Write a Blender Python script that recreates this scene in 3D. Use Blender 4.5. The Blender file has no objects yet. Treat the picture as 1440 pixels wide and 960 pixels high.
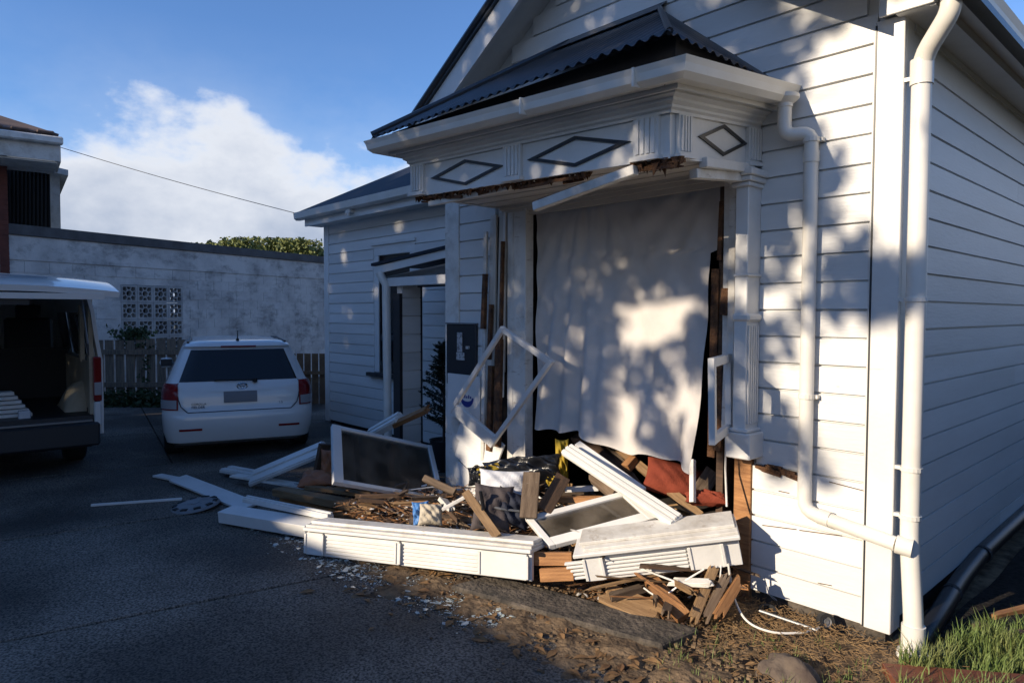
import bpy, math, random
import numpy as np
from mathutils import Vector, Matrix
random.seed(7)
R_ = math.radians
SC = bpy.context.scene
COL = SC.collection
# ------------------------------------------------------------------ camera
YAW, PITCH, ROLL, FPX = R_(-47.31), R_(-2.367), R_(0.115), 964.84
fw = Vector((math.sin(YAW)*math.cos(PITCH), math.cos(YAW)*math.cos(PITCH), math.sin(PITCH)))
rt = Vector((math.cos(YAW), -math.sin(YAW), 0)); up = rt.cross(fw)
rt, up = rt*math.cos(ROLL)+up*math.sin(ROLL), up*math.cos(ROLL)-rt*math.sin(ROLL)
CAM = Vector((1.244, -3.776, 1.63))
cd = bpy.data.cameras.new('camera'); cam = bpy.data.objects.new('camera', cd); COL.objects.link(cam)
M = Matrix((rt, up, -fw)).transposed().to_4x4(); M.translation = CAM
cam.matrix_world = M
cd.sensor_width = 36; cd.lens = 36*FPX/1440; cd.clip_start = .05; cd.clip_end = 3000
SC.camera = cam
# survey helpers: a sight line from the camera met with a known plane gives a real place
def ray(x, y): return fw + rt*((x-720)/FPX) - up*((y-480)/FPX)
def pX(x, y, v): d = ray(x, y); return CAM + d*((v-CAM.x)/d.x)
def pY(x, y, v): d = ray(x, y); return CAM + d*((v-CAM.y)/d.y)
def pZ(x, y, v=-.05): d = ray(x, y); return CAM + d*((v-CAM.z)/d.z)
def pD(x, y, dep): return CAM + ray(x, y)*dep
# ------------------------------------------------------------------ sky, sun, exposure
SUNV = Vector((.183, .917, -.354)).normalized()          # the way the light travels
elev = math.asin(-SUNV.z)
W = bpy.data.worlds.new('World'); SC.world = W; W.use_nodes = True
nt = W.node_tree; N = nt.nodes; L = nt.links; N.clear()
sky = N.new('ShaderNodeTexSky'); sky.sky_type = 'NISHITA'; sky.sun_disc = False
sky.sun_elevation = elev; sky.sun_rotation = math.atan2(-SUNV.x, -SUNV.y)
sky.air_density = 1.0; sky.dust_density = .1; sky.ozone_density = 4.0
bg = N.new('ShaderNodeBackground'); bg.inputs['Strength'].default_value = .15
wo = N.new('ShaderNodeOutputWorld')
tc = N.new('ShaderNodeTexCoord')
sep = N.new('ShaderNodeSeparateXYZ'); L.new(tc.outputs['Generated'], sep.inputs[0])
def wmath(op, a, b=None, c=None):
    n = N.new('ShaderNodeMath'); n.operation = op
    for i, q in enumerate((a, b, c)):
        if q is None: continue
        if isinstance(q, (int, float)): n.inputs[i].default_value = q
        else: L.new(q, n.inputs[i])
    return n.outputs[0]
mp = N.new('ShaderNodeMapping'); L.new(tc.outputs['Generated'], mp.inputs[0])
mp.inputs['Scale'].default_value = (1, 1, 1.6); mp.inputs['Location'].default_value = (3.3, 1.7, .35)
n1 = N.new('ShaderNodeTexNoise'); L.new(mp.outputs[0], n1.inputs['Vector'])
n1.inputs['Scale'].default_value = 4.2; n1.inputs['Detail'].default_value = 9; n1.inputs['Roughness'].default_value = .56
n2 = N.new('ShaderNodeTexNoise'); L.new(mp.outputs[0], n2.inputs['Vector'])
n2.inputs['Scale'].default_value = 2.1; n2.inputs['Detail'].default_value = 6; n2.inputs['Roughness'].default_value = .6
# cumulus bank round the horizon: noise minus height
cum = wmath('SUBTRACT', wmath('ADD', wmath('MULTIPLY', n1.outputs['Fac'], .85), .035), wmath('MULTIPLY', sep.outputs['Z'], 1.55))
rc = N.new('ShaderNodeMapRange'); L.new(cum, rc.inputs[0]); rc.inputs[1].default_value = .065; rc.inputs[2].default_value = .20
rc.interpolation_type = 'SMOOTHSTEP'
th = N.new('ShaderNodeMapRange'); L.new(n2.outputs['Fac'], th.inputs[0]); th.inputs[1].default_value = .42; th.inputs[2].default_value = .72
th.inputs[4].default_value = .45
hz = N.new('ShaderNodeMapRange'); L.new(sep.outputs['Z'], hz.inputs[0]); hz.inputs[1].default_value = .36; hz.inputs[2].default_value = .17
thin = wmath('MULTIPLY', th.outputs[0], hz.outputs[0])
cov = wmath('MAXIMUM', rc.outputs[0], thin)
# cloud brightness: crests white, body grey
cb = N.new('ShaderNodeMapRange'); L.new(cum, cb.inputs[0]); cb.inputs[1].default_value = .11; cb.inputs[2].default_value = .38
cb.inputs[3].default_value = 1.0; cb.inputs[4].default_value = 0.0
cr = N.new('ShaderNodeMix'); cr.data_type = 'RGBA'; L.new(cb.outputs[0], cr.inputs[0])
cr.inputs[6].default_value = (1.75, 2.05, 2.65, 1); cr.inputs[7].default_value = (3.7, 3.8, 4.0, 1)
mx = N.new('ShaderNodeMix'); mx.data_type = 'RGBA'; L.new(cov, mx.inputs[0]); tint = N.new('ShaderNodeMix'); tint.data_type = 'RGBA'; tint.blend_type = 'MULTIPLY'; tint.inputs[0].default_value = 1
L.new(sky.outputs[0], tint.inputs[6]); tint.inputs[7].default_value = (.55, .64, .78, 1)
L.new(tint.outputs[2], mx.inputs[6]); L.new(cr.outputs[2], mx.inputs[7])
L.new(mx.outputs[2], bg.inputs['Color']); L.new(bg.outputs[0], wo.inputs['Surface'])
sd = bpy.data.lights.new('sun', 'SUN'); sd.energy = 4.0; sd.angle = R_(.53); sd.color = (1, .85, .66)
so = bpy.data.objects.new('sun', sd); COL.objects.link(so)
so.rotation_euler = SUNV.to_track_quat('-Z', 'Y').to_euler(); so.location = (-5, -20, 12)
vs = SC.view_settings; vs.view_transform = 'Standard'; vs.look = 'None'; vs.exposure = .75; vs.gamma = 1; vs.use_curve_mapping = False
# ------------------------------------------------------------------ materials
def pm(name, col, rough=.6, col2=None, scale=6., var=.5, bump=0., bscale=40., metal=0., stretch=None, spec=.5, coord='Object', emit=None, det=5., lo=.35, hi=.65):
    m = bpy.data.materials.new(name); m.use_nodes = True
    n = m.node_tree.nodes; l = m.node_tree.links; b = n['Principled BSDF']
    b.inputs['Roughness'].default_value = rough; b.inputs['Metallic'].default_value = metal
    b.inputs['Specular IOR Level'].default_value = spec
    c4 = (*col, 1)
    b.inputs['Base Color'].default_value = c4
    t = n.new('ShaderNodeTexCoord'); src = t.outputs[coord] if coord != 'World' else None
    if coord == 'World':
        g = n.new('ShaderNodeNewGeometry'); src = g.outputs['Position']
    if stretch:
        mpn = n.new('ShaderNodeMapping'); l.new(src, mpn.inputs[0]); mpn.inputs['Scale'].default_value = stretch; src = mpn.outputs[0]
    if col2:
        nz = n.new('ShaderNodeTexNoise'); l.new(src, nz.inputs['Vector']); nz.inputs['Scale'].default_value = scale; nz.inputs['Detail'].default_value = det
        nz.inputs['Roughness'].default_value = .62
        mr = n.new('ShaderNodeMapRange'); l.new(nz.outputs['Fac'], mr.inputs[0]); mr.inputs[1].default_value = lo; mr.inputs[2].default_value = hi
        mr.inputs[4].default_value = var*2 if var < .5 else 1.
        mi = n.new('ShaderNodeMix'); mi.data_type = 'RGBA'; l.new(mr.outputs[0], mi.inputs[0]); mi.inputs[6].default_value = c4; mi.inputs[7].default_value = (*col2, 1)
        l.new(mi.outputs[2], b.inputs['Base Color'])
    if bump:
        nb = n.new('ShaderNodeTexNoise'); l.new(src, nb.inputs['Vector']); nb.inputs['Scale'].default_value = bscale; nb.inputs['Detail'].default_value = 4
        bp = n.new('ShaderNodeBump'); l.new(nb.outputs['Fac'], bp.inputs['Height']); bp.inputs['Strength'].default_value = bump; bp.inputs['Distance'].default_value = .02
        l.new(bp.outputs[0], b.inputs['Normal'])
    if emit: b.inputs['Emission Color'].default_value = (*emit, 1); b.inputs['Emission Strength'].default_value = 1
    return m
WHITE = pm('white_paint', (.72, .715, .69), .42, (.58, .57, .54), 2.2, .35, .12, 18., coord='World')
WHITEB = pm('white_board_paint', (.72, .715, .69), .45, (.60, .59, .56), 1.4, .3, .10, 25., coord='World', stretch=(.5, .5, 3))
WHITED = pm('dirty_white_paint', (.72, .70, .65), .5, (.44, .40, .34), 5., .45, .2, 30., coord='World', lo=.45, hi=.75)
CREAM = pm('cream_lining_paint', (.60, .55, .47), .5, (.50, .45, .38), 3., .4, .08, 20., coord='World')
PVC = pm('white_pvc', (.74, .72, .67), .3, (.62, .58, .50), 3., .3, .03, 10., coord='World')
BLACKT = pm('black_trim_paint', (.02, .021, .024), .4)
IRON = pm('black_roofing_iron', (.022, .026, .034), .32, (.04, .042, .046), 4., .4, .05, 20., coord='World', spec=.6)
IRONR = pm('navy_roofing_iron', (.010, .014, .026), .6, (.02, .024, .034), 3., .4, coord='World', spec=.25)
TIMB = pm('bare_timber', (.46, .225, .085), .7, (.26, .115, .04), 4., 1, .35, 30., stretch=(1.2, 14, 14))
TIMB2 = pm('pale_split_timber', (.45, .28, .135), .7, (.25, .145, .065), 4., 1, .4, 30., stretch=(1.2, 14, 14))
TIMBG = pm('grey_old_timber', (.21, .15, .10), .8, (.10, .065, .04), 4., 1, .4, 30., stretch=(1.2, 14, 14))
TIMBD = pm('dark_stained_timber', (.10, .055, .03), .75, (.05, .03, .018), 4., 1, .3, 30., stretch=(1.2, 14, 14))
ROT = pm('splintered_rotten_wood', (.16, .075, .03), .9, (.05, .022, .012), 14., 1, .8, 60., coord='World')
RED = pm('red_brown_lumber', (.20, .065, .03), .65, (.13, .04, .02), 5., 1, .3, 30., stretch=(1, 12, 12))
DARK = pm('hollow_shade_dark', (.035, .028, .024), .9, (.02, .016, .014), 4., 1, coord='World')  # near-black colour put in for the shade inside hollows
SHEETM = pm('white_cotton_sheet', (.64, .60, .56), .9, (.57, .535, .50), 3., .5, .25, 220., coord='World', spec=.1)
CONC = pm('driveway_concrete', (.24, .21, .175), .9, (.045, .04, .034), 75., 1, .6, 110., coord='World', lo=.40, hi=.62, spec=.3)
def conc_detail(m):
    n = m.node_tree.nodes; l = m.node_tree.links; b = n['Principled BSDF']
    old = b.inputs['Base Color'].links[0].from_socket
    g = n.new('ShaderNodeNewGeometry')
    big = n.new('ShaderNodeTexNoise'); l.new(g.outputs['Position'], big.inputs['Vector']); big.inputs['Scale'].default_value = .9; big.inputs['Detail'].default_value = 6
    mr = n.new('ShaderNodeMapRange'); l.new(big.outputs['Fac'], mr.inputs[0]); mr.inputs[1].default_value = .38; mr.inputs[2].default_value = .66
    mr.inputs[3].default_value = .42; mr.inputs[4].default_value = 1.35
    mu = n.new('ShaderNodeMix'); mu.data_type = 'RGBA'; mu.blend_type = 'MULTIPLY'; mu.inputs[0].default_value = 1
    l.new(old, mu.inputs[6]); l.new(mr.outputs[0], mu.inputs[7]); l.new(mu.outputs[2], b.inputs['Base Color'])
    rr = n.new('ShaderNodeMapRange'); l.new(big.outputs['Fac'], rr.inputs[0]); rr.inputs[1].default_value = .36; rr.inputs[2].default_value = .5
    rr.inputs[3].default_value = .6; rr.inputs[4].default_value = .92; l.new(rr.outputs[0], b.inputs['Roughness'])
conc_detail(CONC)
CONCD = pm('damp_old_concrete', (.13, .105, .08), .9, (.035, .03, .024), 7., 1, .9, 35., coord='World', det=10)
SOIL = pm('brown_soil', (.235, .165, .10), .95, (.075, .052, .035), 9., 1, .9, 28., coord='World', spec=.1)
MULCH = pm('dark_mulch', (.035, .030, .026), .95, (.012, .011, .010), 30., 1, 1., 45., coord='World', spec=.1)
EARTH = pm('far_ground', (.06, .065, .04), .95, (.04, .045, .03), .5, 1, coord='World')
BLOCK = pm('painted_block', (.58, .57, .55), .85, (.36, .355, .35), 1.7, 1, .3, 40., coord='World', lo=.42, hi=.72, det=9)
CAPM = pm('grey_capping', (.085, .09, .095), .7, (.05, .05, .055), 4., 1, coord='World')
FENCE = pm('weathered_paling', (.30, .23, .165), .9, (.17, .13, .10), 3., 1, .4, 30., stretch=(12, 12, 1))
FENCEB = pm('brown_rail', (.20, .12, .065), .85, (.12, .07, .04), 4., 1, .3, 30.)
GLASSD = pm('dark_car_glass', (.006, .007, .009), .06, spec=.5)
CARW = pm('white_car_paint', (.66, .65, .63), .22, spec=.5)
CARW.node_tree.nodes['Principled BSDF'].inputs['Coat Weight'].default_value = .6
RUB = pm('black_rubber', (.015, .015, .016), .75)
PLAS = pm('dark_plastic', (.022, .023, .026), .5)
REDL = pm('red_lamp_lens', (.20, .008, .01), .15)
CLRL = pm('clear_lamp_lens', (.34, .33, .34), .12)
CHROME = pm('chrome', (.55, .55, .56), .15, metal=1.)
PLATE = pm('blank_plate', (.16, .165, .18), .5)
TRIMB = pm('van_trim_board', (.50, .42, .31), .4, (.38, .31, .22), 4., 1)  # pale warm tone stands in for sunlight on the trim

STEEL = pm('galvanised_steel', (.22, .225, .23), .5, metal=.6)
BLKPIPE = pm('black_drain_pipe', (.012, .013, .016), .38, spec=.35)
TERRA = pm('terracotta_fabric', (.27, .062, .034), .9, (.19, .042, .024), 6., 1, .3, 120., coord='World', spec=.1)
TAN = pm('tan_leather', (.36, .13, .05), .55, (.26, .09, .035), 6., 1, .2, 40., coord='World')
GREYF = pm('grey_canvas', (.10, .085, .085), .9, (.06, .05, .052), 6., 1, .3, 150., coord='World', spec=.1)
NAVY = pm('navy_canvas', (.012, .016, .032), .8, bump=.2, bscale=90., coord='World')
BLKPL = pm('black_plastic_film', (.010, .011, .014), .3, bump=.5, bscale=14., coord='World')
YELL = pm('yellow_fabric', (.42, .30, .02), .8, (.28, .18, .015), 8., 1, coord='World')
BLUEF = pm('blue_bag_plastic', (.05, .17, .42), .55)
CREAMF = pm('cream_cloth', (.50, .45, .36), .95, (.38, .33, .25), 9., 1, .4, 80., coord='World', spec=.1)
PILLOW = pm('white_pillow', (.66, .67, .70), .9, (.58, .59, .62), 5., .5, .2, 120., coord='World', spec=.1)
INKB = pm('blue_print', (.02, .035, .22), .5)
PAPER = pm('paper_label', (.48, .47, .46), .7, (.18, .18, .18), 42., 1, coord='World', lo=.52, hi=.58)
LEAFG = pm('dark_conifer_leaf', (.022, .034, .018), .7, (.012, .02, .010), 8., 1, coord='World')
LEAFT = pm('tree_leaf', (.055, .085, .025), .7, (.03, .05, .015), 2., 1, coord='World')
LEAFY = pm('sunny_hedge_leaf', (.20, .22, .06), .7, (.10, .125, .035), 2., 1, coord='World')
GRASS = pm('grass_blade', (.10, .17, .035), .7, (.17, .19, .06), 5., 1, coord='World')
WEED = pm('weed_leaf', (.05, .085, .025), .7, (.03, .05, .02), 6., 1, coord='World')
DRYL = pm('dry_leaf', (.26, .15, .06), .8, (.13, .065, .025), 9., 1, coord='World')
STRAW = pm('straw_litter', (.30, .19, .085), .9, (.15, .085, .035), 8., 1, coord='World')
BRICK = pm('red_brick', (.17, .055, .04), .9, (.11, .04, .03), 5., 1, coord='World')
TILE = pm('concrete_roof_tile', (.16, .11, .09), .85, (.09, .065, .055), 5., 1, coord='World')
BARK = pm('bark', (.07, .05, .035), .9, (.04, .03, .02), 6., 1, .5, 20., coord='World')
def per_board(m, lo=.90, hi=1.04, t0=.64, t1=.74):
    n = m.node_tree.nodes; l = m.node_tree.links; b = n['Principled BSDF']
    old = b.inputs['Base Color'].links[0].from_socket
    oi = n.new('ShaderNodeObjectInfo'); mr = n.new('ShaderNodeMapRange'); l.new(oi.outputs['Random'], mr.inputs[0]); mr.inputs[3].default_value = lo; mr.inputs[4].default_value = hi
    mu = n.new('ShaderNodeMix'); mu.data_type = 'RGBA'; mu.blend_type = 'MULTIPLY'; mu.inputs[0].default_value = 1
    l.new(old, mu.inputs[6]); l.new(mr.outputs[0], mu.inputs[7])
    g = n.new('ShaderNodeNewGeometry'); mpn = n.new('ShaderNodeMapping'); l.new(g.outputs['Position'], mpn.inputs[0]); mpn.inputs['Scale'].default_value = (2.2, 2.2, 9)
    a = n.new('ShaderNodeTexNoise'); l.new(mpn.outputs[0], a.inputs['Vector']); a.inputs['Scale'].default_value = 3; a.inputs['Detail'].default_value = 12; a.inputs['Roughness'].default_value = .75
    m2 = n.new('ShaderNodeMapRange'); l.new(a.outputs['Fac'], m2.inputs[0]); m2.inputs[1].default_value = t0; m2.inputs[2].default_value = t1; m2.inputs[4].default_value = .6
    f = n.new('ShaderNodeMix'); f.data_type = 'RGBA'; l.new(m2.outputs[0], f.inputs[0]); l.new(mu.outputs[2], f.inputs[6]); f.inputs[7].default_value = (.34, .29, .23, 1)
    l.new(f.outputs[2], b.inputs['Base Color'])
per_board(WHITEB); per_board(WHITED, .86, 1.02, .585, .64); per_board(WHITE, .95, 1.02)
for m_ in (TIMB, TIMB2, TIMBG): per_board(m_, .62, 1.15)
def wall_stain(m):   # black mould with its own shape on the block wall
    n = m.node_tree.nodes; l = m.node_tree.links; b = n['Principled BSDF']
    old = b.inputs['Base Color'].links[0].from_socket
    g = n.new('ShaderNodeNewGeometry')
    mpn = n.new('ShaderNodeMapping'); l.new(g.outputs['Position'], mpn.inputs[0]); mpn.inputs['Scale'].default_value = (1.5, 1.5, 2.6)
    a = n.new('ShaderNodeTexNoise'); l.new(mpn.outputs[0], a.inputs['Vector']); a.inputs['Scale'].default_value = 1.6; a.inputs['Detail'].default_value = 10; a.inputs['Roughness'].default_value = .7
    mr = n.new('ShaderNodeMapRange'); l.new(a.outputs['Fac'], mr.inputs[0]); mr.inputs[1].default_value = .50; mr.inputs[2].default_value = .70; mr.inputs[3].default_value = 1; mr.inputs[4].default_value = .38
    mu = n.new('ShaderNodeMix'); mu.data_type = 'RGBA'; mu.blend_type = 'MULTIPLY'; mu.inputs[0].default_value = 1
    l.new(old, mu.inputs[6]); l.new(mr.outputs[0], mu.inputs[7]); l.new(mu.outputs[2], b.inputs['Base Color'])
wall_stain(BLOCK)
def dusty_glass(name, tint=(.75, .8, .78)):
    m = bpy.data.materials.new(name); m.use_nodes = True; n = m.node_tree.nodes; l = m.node_tree.links
    b = n['Principled BSDF']; b.inputs['Roughness'].default_value = .04; b.inputs['Base Color'].default_value = (.02, .02, .02, 1)
    t = n.new('ShaderNodeBsdfTransparent'); t.inputs[0].default_value = (*tint, 1)
    d = n.new('ShaderNodeBsdfDiffuse'); d.inputs[0].default_value = (.32, .27, .21, 1)
    g = n.new('ShaderNodeNewGeometry'); nz = n.new('ShaderNodeTexNoise'); l.new(g.outputs['Position'], nz.inputs['Vector']); nz.inputs['Scale'].default_value = 5; nz.inputs['Detail'].default_value = 6
    mr = n.new('ShaderNodeMapRange'); l.new(nz.outputs['Fac'], mr.inputs[0]); mr.inputs[1].default_value = .4; mr.inputs[2].default_value = .75; mr.inputs[3].default_value = .10; mr.inputs[4].default_value = .42
    m1 = n.new('ShaderNodeMixShader'); l.new(mr.outputs[0], m1.inputs[0]); l.new(t.outputs[0], m1.inputs[1]); l.new(d.outputs[0], m1.inputs[2])
    fr = n.new('ShaderNodeFresnel'); fr.inputs[0].default_value = 1.5
    gl = n.new('ShaderNodeBsdfGlossy'); gl.inputs['Roughness'].default_value = .03
    m2 = n.new('ShaderNodeMixShader'); l.new(fr.outputs[0], m2.inputs[0]); l.new(m1.outputs[0], m2.inputs[1]); l.new(gl.outputs[0], m2.inputs[2])
    l.new(m2.outputs[0], n['Material Output'].inputs['Surface']); n.remove(b)
    return m
PANE = dusty_glass('dusty_window_glass')
VGLASS = dusty_glass('tinted_van_glass', (.35, .42, .45))
SHARD = pm('broken_glass_shard', (.36, .42, .40), .12, (.55, .60, .58), 20., 1, coord='World')
# ------------------------------------------------------------------ mesh helpers
class MB:
    def __init__(s): s.v = []; s.f = []
    def add(s, vs, fs):
        o = len(s.v); s.v += [tuple(p) for p in vs]; s.f += [tuple(i+o for i in q) for q in fs]; return s
    def box(s, a, b):
        x0, y0, z0 = a; x1, y1, z1 = b
        return s.add([(x0,y0,z0),(x1,y0,z0),(x1,y1,z0),(x0,y1,z0),(x0,y0,z1),(x1,y0,z1),(x1,y1,z1),(x0,y1,z1)],
                     [(3,2,1,0),(4,5,6,7),(0,1,5,4),(1,2,6,5),(2,3,7,6),(3,0,4,7)])
    def obox(s, c, ex, ey, ez):   # centre and three half axes
        c = Vector(c); ex = Vector(ex); ey = Vector(ey); ez = Vector(ez)
        P = [c+ex*i+ey*j+ez*k for k in (-1,1) for (i,j) in ((-1,-1),(1,-1),(1,1),(-1,1))]
        return s.add(P, [(3,2,1,0),(4,5,6,7),(0,1,5,4),(1,2,6,5),(2,3,7,6),(3,0,4,7)])
    def beam(s, a, b, w, t, upv=(0,0,1)):
        a = Vector(a); b = Vector(b); d = (b-a); e = d.normalized(); n = e.cross(Vector(upv))
        if n.length < 1e-4: n = e.cross(Vector((1,0,0)))
        n.normalize(); u = n.cross(e)
        return s.obox((a+b)/2, d/2, n*w/2, u*t/2)
    def prism(s, poly, fn, a, b):  # poly of (p,q), extruded from a to b through fn(p,q,t)
        n = len(poly)
        V = [fn(p, q, a) for p, q in poly] + [fn(p, q, b) for p, q in poly]
        F = [(i, (i+1) % n, n+(i+1) % n, n+i) for i in range(n)] + [tuple(reversed(range(n))), tuple(range(n, 2*n))]
        return s.add(V, F)
    def tube(s, pts, r, n=12, cap=True):
        pts = [Vector(p) for p in pts]; rings = []
        ref = None
        for i, p in enumerate(pts):
            d = (pts[min(i+1, len(pts)-1)]-pts[max(i-1, 0)]).normalized()
            if ref is None: ref = Vector((0,0,1)) if abs(d.z) < .9 else Vector((1,0,0))
            a = d.cross(ref).normalized(); b = d.cross(a); ref = b.cross(d) if False else ref
            if abs(d.dot(ref)) > .95:
                ref = Vector((1,0,0)) if abs(d.x) < .9 else Vector((0,1,0)); a = d.cross(ref).normalized(); b = d.cross(a)
            rr = r[i] if isinstance(r, (list, tuple)) else r
            rings.append((p, a, b, rr))
        # keep frames consistent
        for i in range(1, len(rings)):
            p, a, b, rr = rings[i]; pa = rings[i-1][1]; d = a.cross(b)
            a2 = (pa-d*pa.dot(d)); a2 = a2.normalized() if a2.length > 1e-5 else a
            rings[i] = (p, a2, d.cross(a2), rr)
        V = []; F = []
        for p, a, b, rr in rings:
            V += [p+(a*math.cos(2*math.pi*k/n)+b*math.sin(2*math.pi*k/n))*rr for k in range(n)]
        for i in range(len(rings)-1):
            F += [(i*n+k, i*n+(k+1) % n, (i+1)*n+(k+1) % n, (i+1)*n+k) for k in range(n)]
        if cap: F += [tuple(reversed(range(n))), tuple(range((len(rings)-1)*n, len(rings)*n))]
        return s.add(V, F)
    def lathe(s, prof, n=24, org=(0,0,0)):
        V = []; F = []; o = Vector(org)
        for r, z in prof: V += [o+Vector((r*math.cos(2*math.pi*k/n), r*math.sin(2*math.pi*k/n), z)) for k in range(n)]
        for i in range(len(prof)-1): F += [(i*n+k, i*n+(k+1) % n, (i+1)*n+(k+1) % n, (i+1)*n+k) for k in range(n)]
        return s.add(V, F)
    def grid(s, fn, nu, nv):
        V = [fn(i/nu, j/nv) for j in range(nv+1) for i in range(nu+1)]
        F = [(j*(nu+1)+i, j*(nu+1)+i+1, (j+1)*(nu+1)+i+1, (j+1)*(nu+1)+i) for j in range(nv) for i in range(nu)]
        return s.add(V, F)
    def warp(s, fn): s.v = [tuple(fn(*p)) for p in s.v]; return s
    def mesh(s, name, mat, smooth=False):
        m = bpy.data.meshes.new(name); m.from_pydata(s.v, [], s.f); m.materials.append(mat)
        if smooth:
            m.polygons.foreach_set('use_smooth', [True]*len(m.polygons))
        m.update(); return m
    def build(s, name, mat, parent=None, smooth=False, bevel=0, solid=0):
        o = bpy.data.objects.new(name, s.mesh(name, mat, smooth)); COL.objects.link(o)
        if parent: o.parent = parent
        if solid: md = o.modifiers.new('s', 'SOLIDIFY'); md.thickness = solid
        if bevel: md = o.modifiers.new('b', 'BEVEL'); md.width = bevel; md.segments = 1; md.limit_method = 'ANGLE'
        if smooth and len(s.f) < 60000:
            md = o.modifiers.new('e', 'EDGE_SPLIT'); md.split_angle = R_(38)
        return o
def tag(o, label, cat, group=None):
    o['label'] = label; o['category'] = cat
    if group: o['group'] = group
    return o
def thing(name, label, cat, loc=(0,0,0), rz=0, group=None):
    o = bpy.data.objects.new(name, None); COL.objects.link(o); o.empty_display_size = .1
    o.location = loc; o.rotation_euler = (0, 0, rz); return tag(o, label, cat, group)
def struct(o): o['kind'] = 'structure'; return o
def link(name, mesh, parent=None, mw=None):
    o = bpy.data.objects.new(name, mesh); COL.objects.link(o)
    if parent: o.parent = parent
    if mw is not None: o.matrix_local = mw
    return o
def frame_mat(o, ex, upv):
    ex = Vector(ex).normalized(); ez = Vector(upv); ez = (ez-ex*ez.dot(ex)).normalized(); ey = ez.cross(ex)
    m = Matrix((ex, ey, ez)).transposed().to_4x4(); m.translation = Vector(o); return m
# ================================================================== ground
def bumpy(x, y): return .012*math.sin(3.1*x+1.3*y)+.010*math.sin(5.3*y-2.2*x)+.006*math.sin(11*x+7*y)
g = MB().grid(lambda u, v: ((u-.5)*1200, (v-.5)*1200, -.14), 4, 4)
struct(g.build('ground', EARTH))
SX0, SX1, SY0, SY1 = -3.4, 4.2, -5.5, 9.
def soil_z(x, y):
    return -.17 if (.191*x+.982*y < -1.55 and .982*x-.191*y < -.05) else -.088
sg = MB().grid(lambda u, v: (SX0+(SX1-SX0)*u, SY0+(SY1-SY0)*v, soil_z(SX0+(SX1-SX0)*u, SY0+(SY1-SY0)*v)+bumpy(SX0+(SX1-SX0)*u, SY0+(SY1-SY0)*v)
    + .05*math.exp(-(((SX0+(SX1-SX0)*u)+.35)**2/.5+((SY0+(SY1-SY0)*v)+.28)**2/.06))), 150, 200)
struct(sg.build('soil_bed', SOIL, smooth=True))
mg = MB().grid(lambda u, v: (.16+2.6*u, .25+8*v, -.052+.02*math.sin(17*u+9*v)*math.sin(29*v)+.01*math.sin(60*u+40*v)), 40, 120)
struct(mg.build('mulch_path', MULCH, smooth=True))
# driveway: concrete slabs with open joints
DA = R_(-11)                      # slab grid turned slightly from the house
def dv(a, b): return (a*math.cos(DA)-b*math.sin(DA), a*math.sin(DA)+b*math.cos(DA))
drive = thing('driveway', 'dark exposed aggregate concrete driveway in shade', 'driveway'); struct(drive); del drive['category']
A = [-17.6, -15.4, -13.2, -11., -8.75, -6.5, -4.28, -2.35, -.15]   # joints across
def slab_poly(pts):
    mb = MB(); n = len(pts)
    mb.add([(p[0], p[1], z) for z in (-.13, -.05) for p in pts], [tuple(range(n, 2*n)), tuple(reversed(range(n)))]+[(i, (i+1) % n, n+(i+1) % n, n+i) for i in range(n)])
    return mb.build('concrete_slab', CONC, drive, bevel=.005)
for i in range(len(A)-1):
    x0, x1 = A[i]+.015, A[i+1]-.015
    if i == 7: slab_poly([dv(x0, -9), dv(.9, -9), dv(.5, -3.2), dv(-.15, -1.75), dv(-.5, -1.42), dv(-1.2, -1.38), dv(-1.8, -1.42), dv(x0, -1.40)]); continue
    if i == 6: slab_poly([dv(x0, -9), dv(x1, -9), dv(x1, -1.40), dv(x0, -1.38)]); continue
    if i == 5: slab_poly([dv(x0, -9), dv(x1, -9), dv(x1, -.31), dv(x0, -.31)]); continue
    slab_poly([dv(x0, -9), dv(x1, -9), dv(x1, -2.707), dv(x0, -2.707)]); slab_poly([dv(x0, -2.693), dv(x1, -2.693), dv(x1, -.31 if i == 4 else 4.), dv(x0, -.31 if i == 4 else 4.)])
for a_ in A[1:-1]:
    mb = MB(); p_ = [dv(a_-.014, -9), dv(a_+.014, -9), dv(a_+.014, -1.42 if a_ > -3 else -1.38), dv(a_-.014, -1.42 if a_ > -3 else -1.38)]
    mb.add([(p[0], p[1], z) for z in (-.12, -.066) for p in p_], [(3,2,1,0),(4,5,6,7),(0,1,5,4),(1,2,6,5),(2,3,7,6),(3,0,4,7)]).build('joint_filler', BLACKT, drive)
slab_poly([dv(-4.268, -1.365), dv(-2.75, -1.385), (-3.4, -.25), (-3.72, .02), (-3.72, 1.25), (-8.3, 1.25), dv(-8.4, -.295), dv(-4.268, -.295)])
# ================================================================== the house
house = thing('villa_house', 'white weatherboard villa with its front bay window smashed out', 'house')
# weatherboard: unit length prism along X, outside is -Y
WB = [(-.025, 0), (-.0235, .137), (-.005, .139), (-.005, .150), (.004, .150), (.004, 0)]
wbm = MB().prism(WB, lambda p, q, t: (t, p, q), 0, 1).mesh('weatherboard', WHITEB)
def board(parent, p, length, axis='x', z=0., name='weatherboard', mesh=None, jit=.0012):
    o = bpy.data.objects.new(name, mesh or wbm); COL.objects.link(o); o.parent = parent
    o.scale = (length, 1, 1)
    j = random.uniform(-jit, jit)
    if axis == 'x': o.location = (p[0], p[1]+j, z)
    elif axis == 'y': o.location = (p[0]+j, p[1], z); o.rotation_euler = (0, 0, math.pi/2)   # faces +X
    elif axis == '-y': o.location = (p[0]+j, p[1], z); o.rotation_euler = (0, 0, -math.pi/2)
    return o
Z0 = .006
GS = .63
def rake(x): return 3.435+GS*(min(x, -3.7-x)+3.5)      # top of the roof edge at the gable
fwall = MB()
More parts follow.
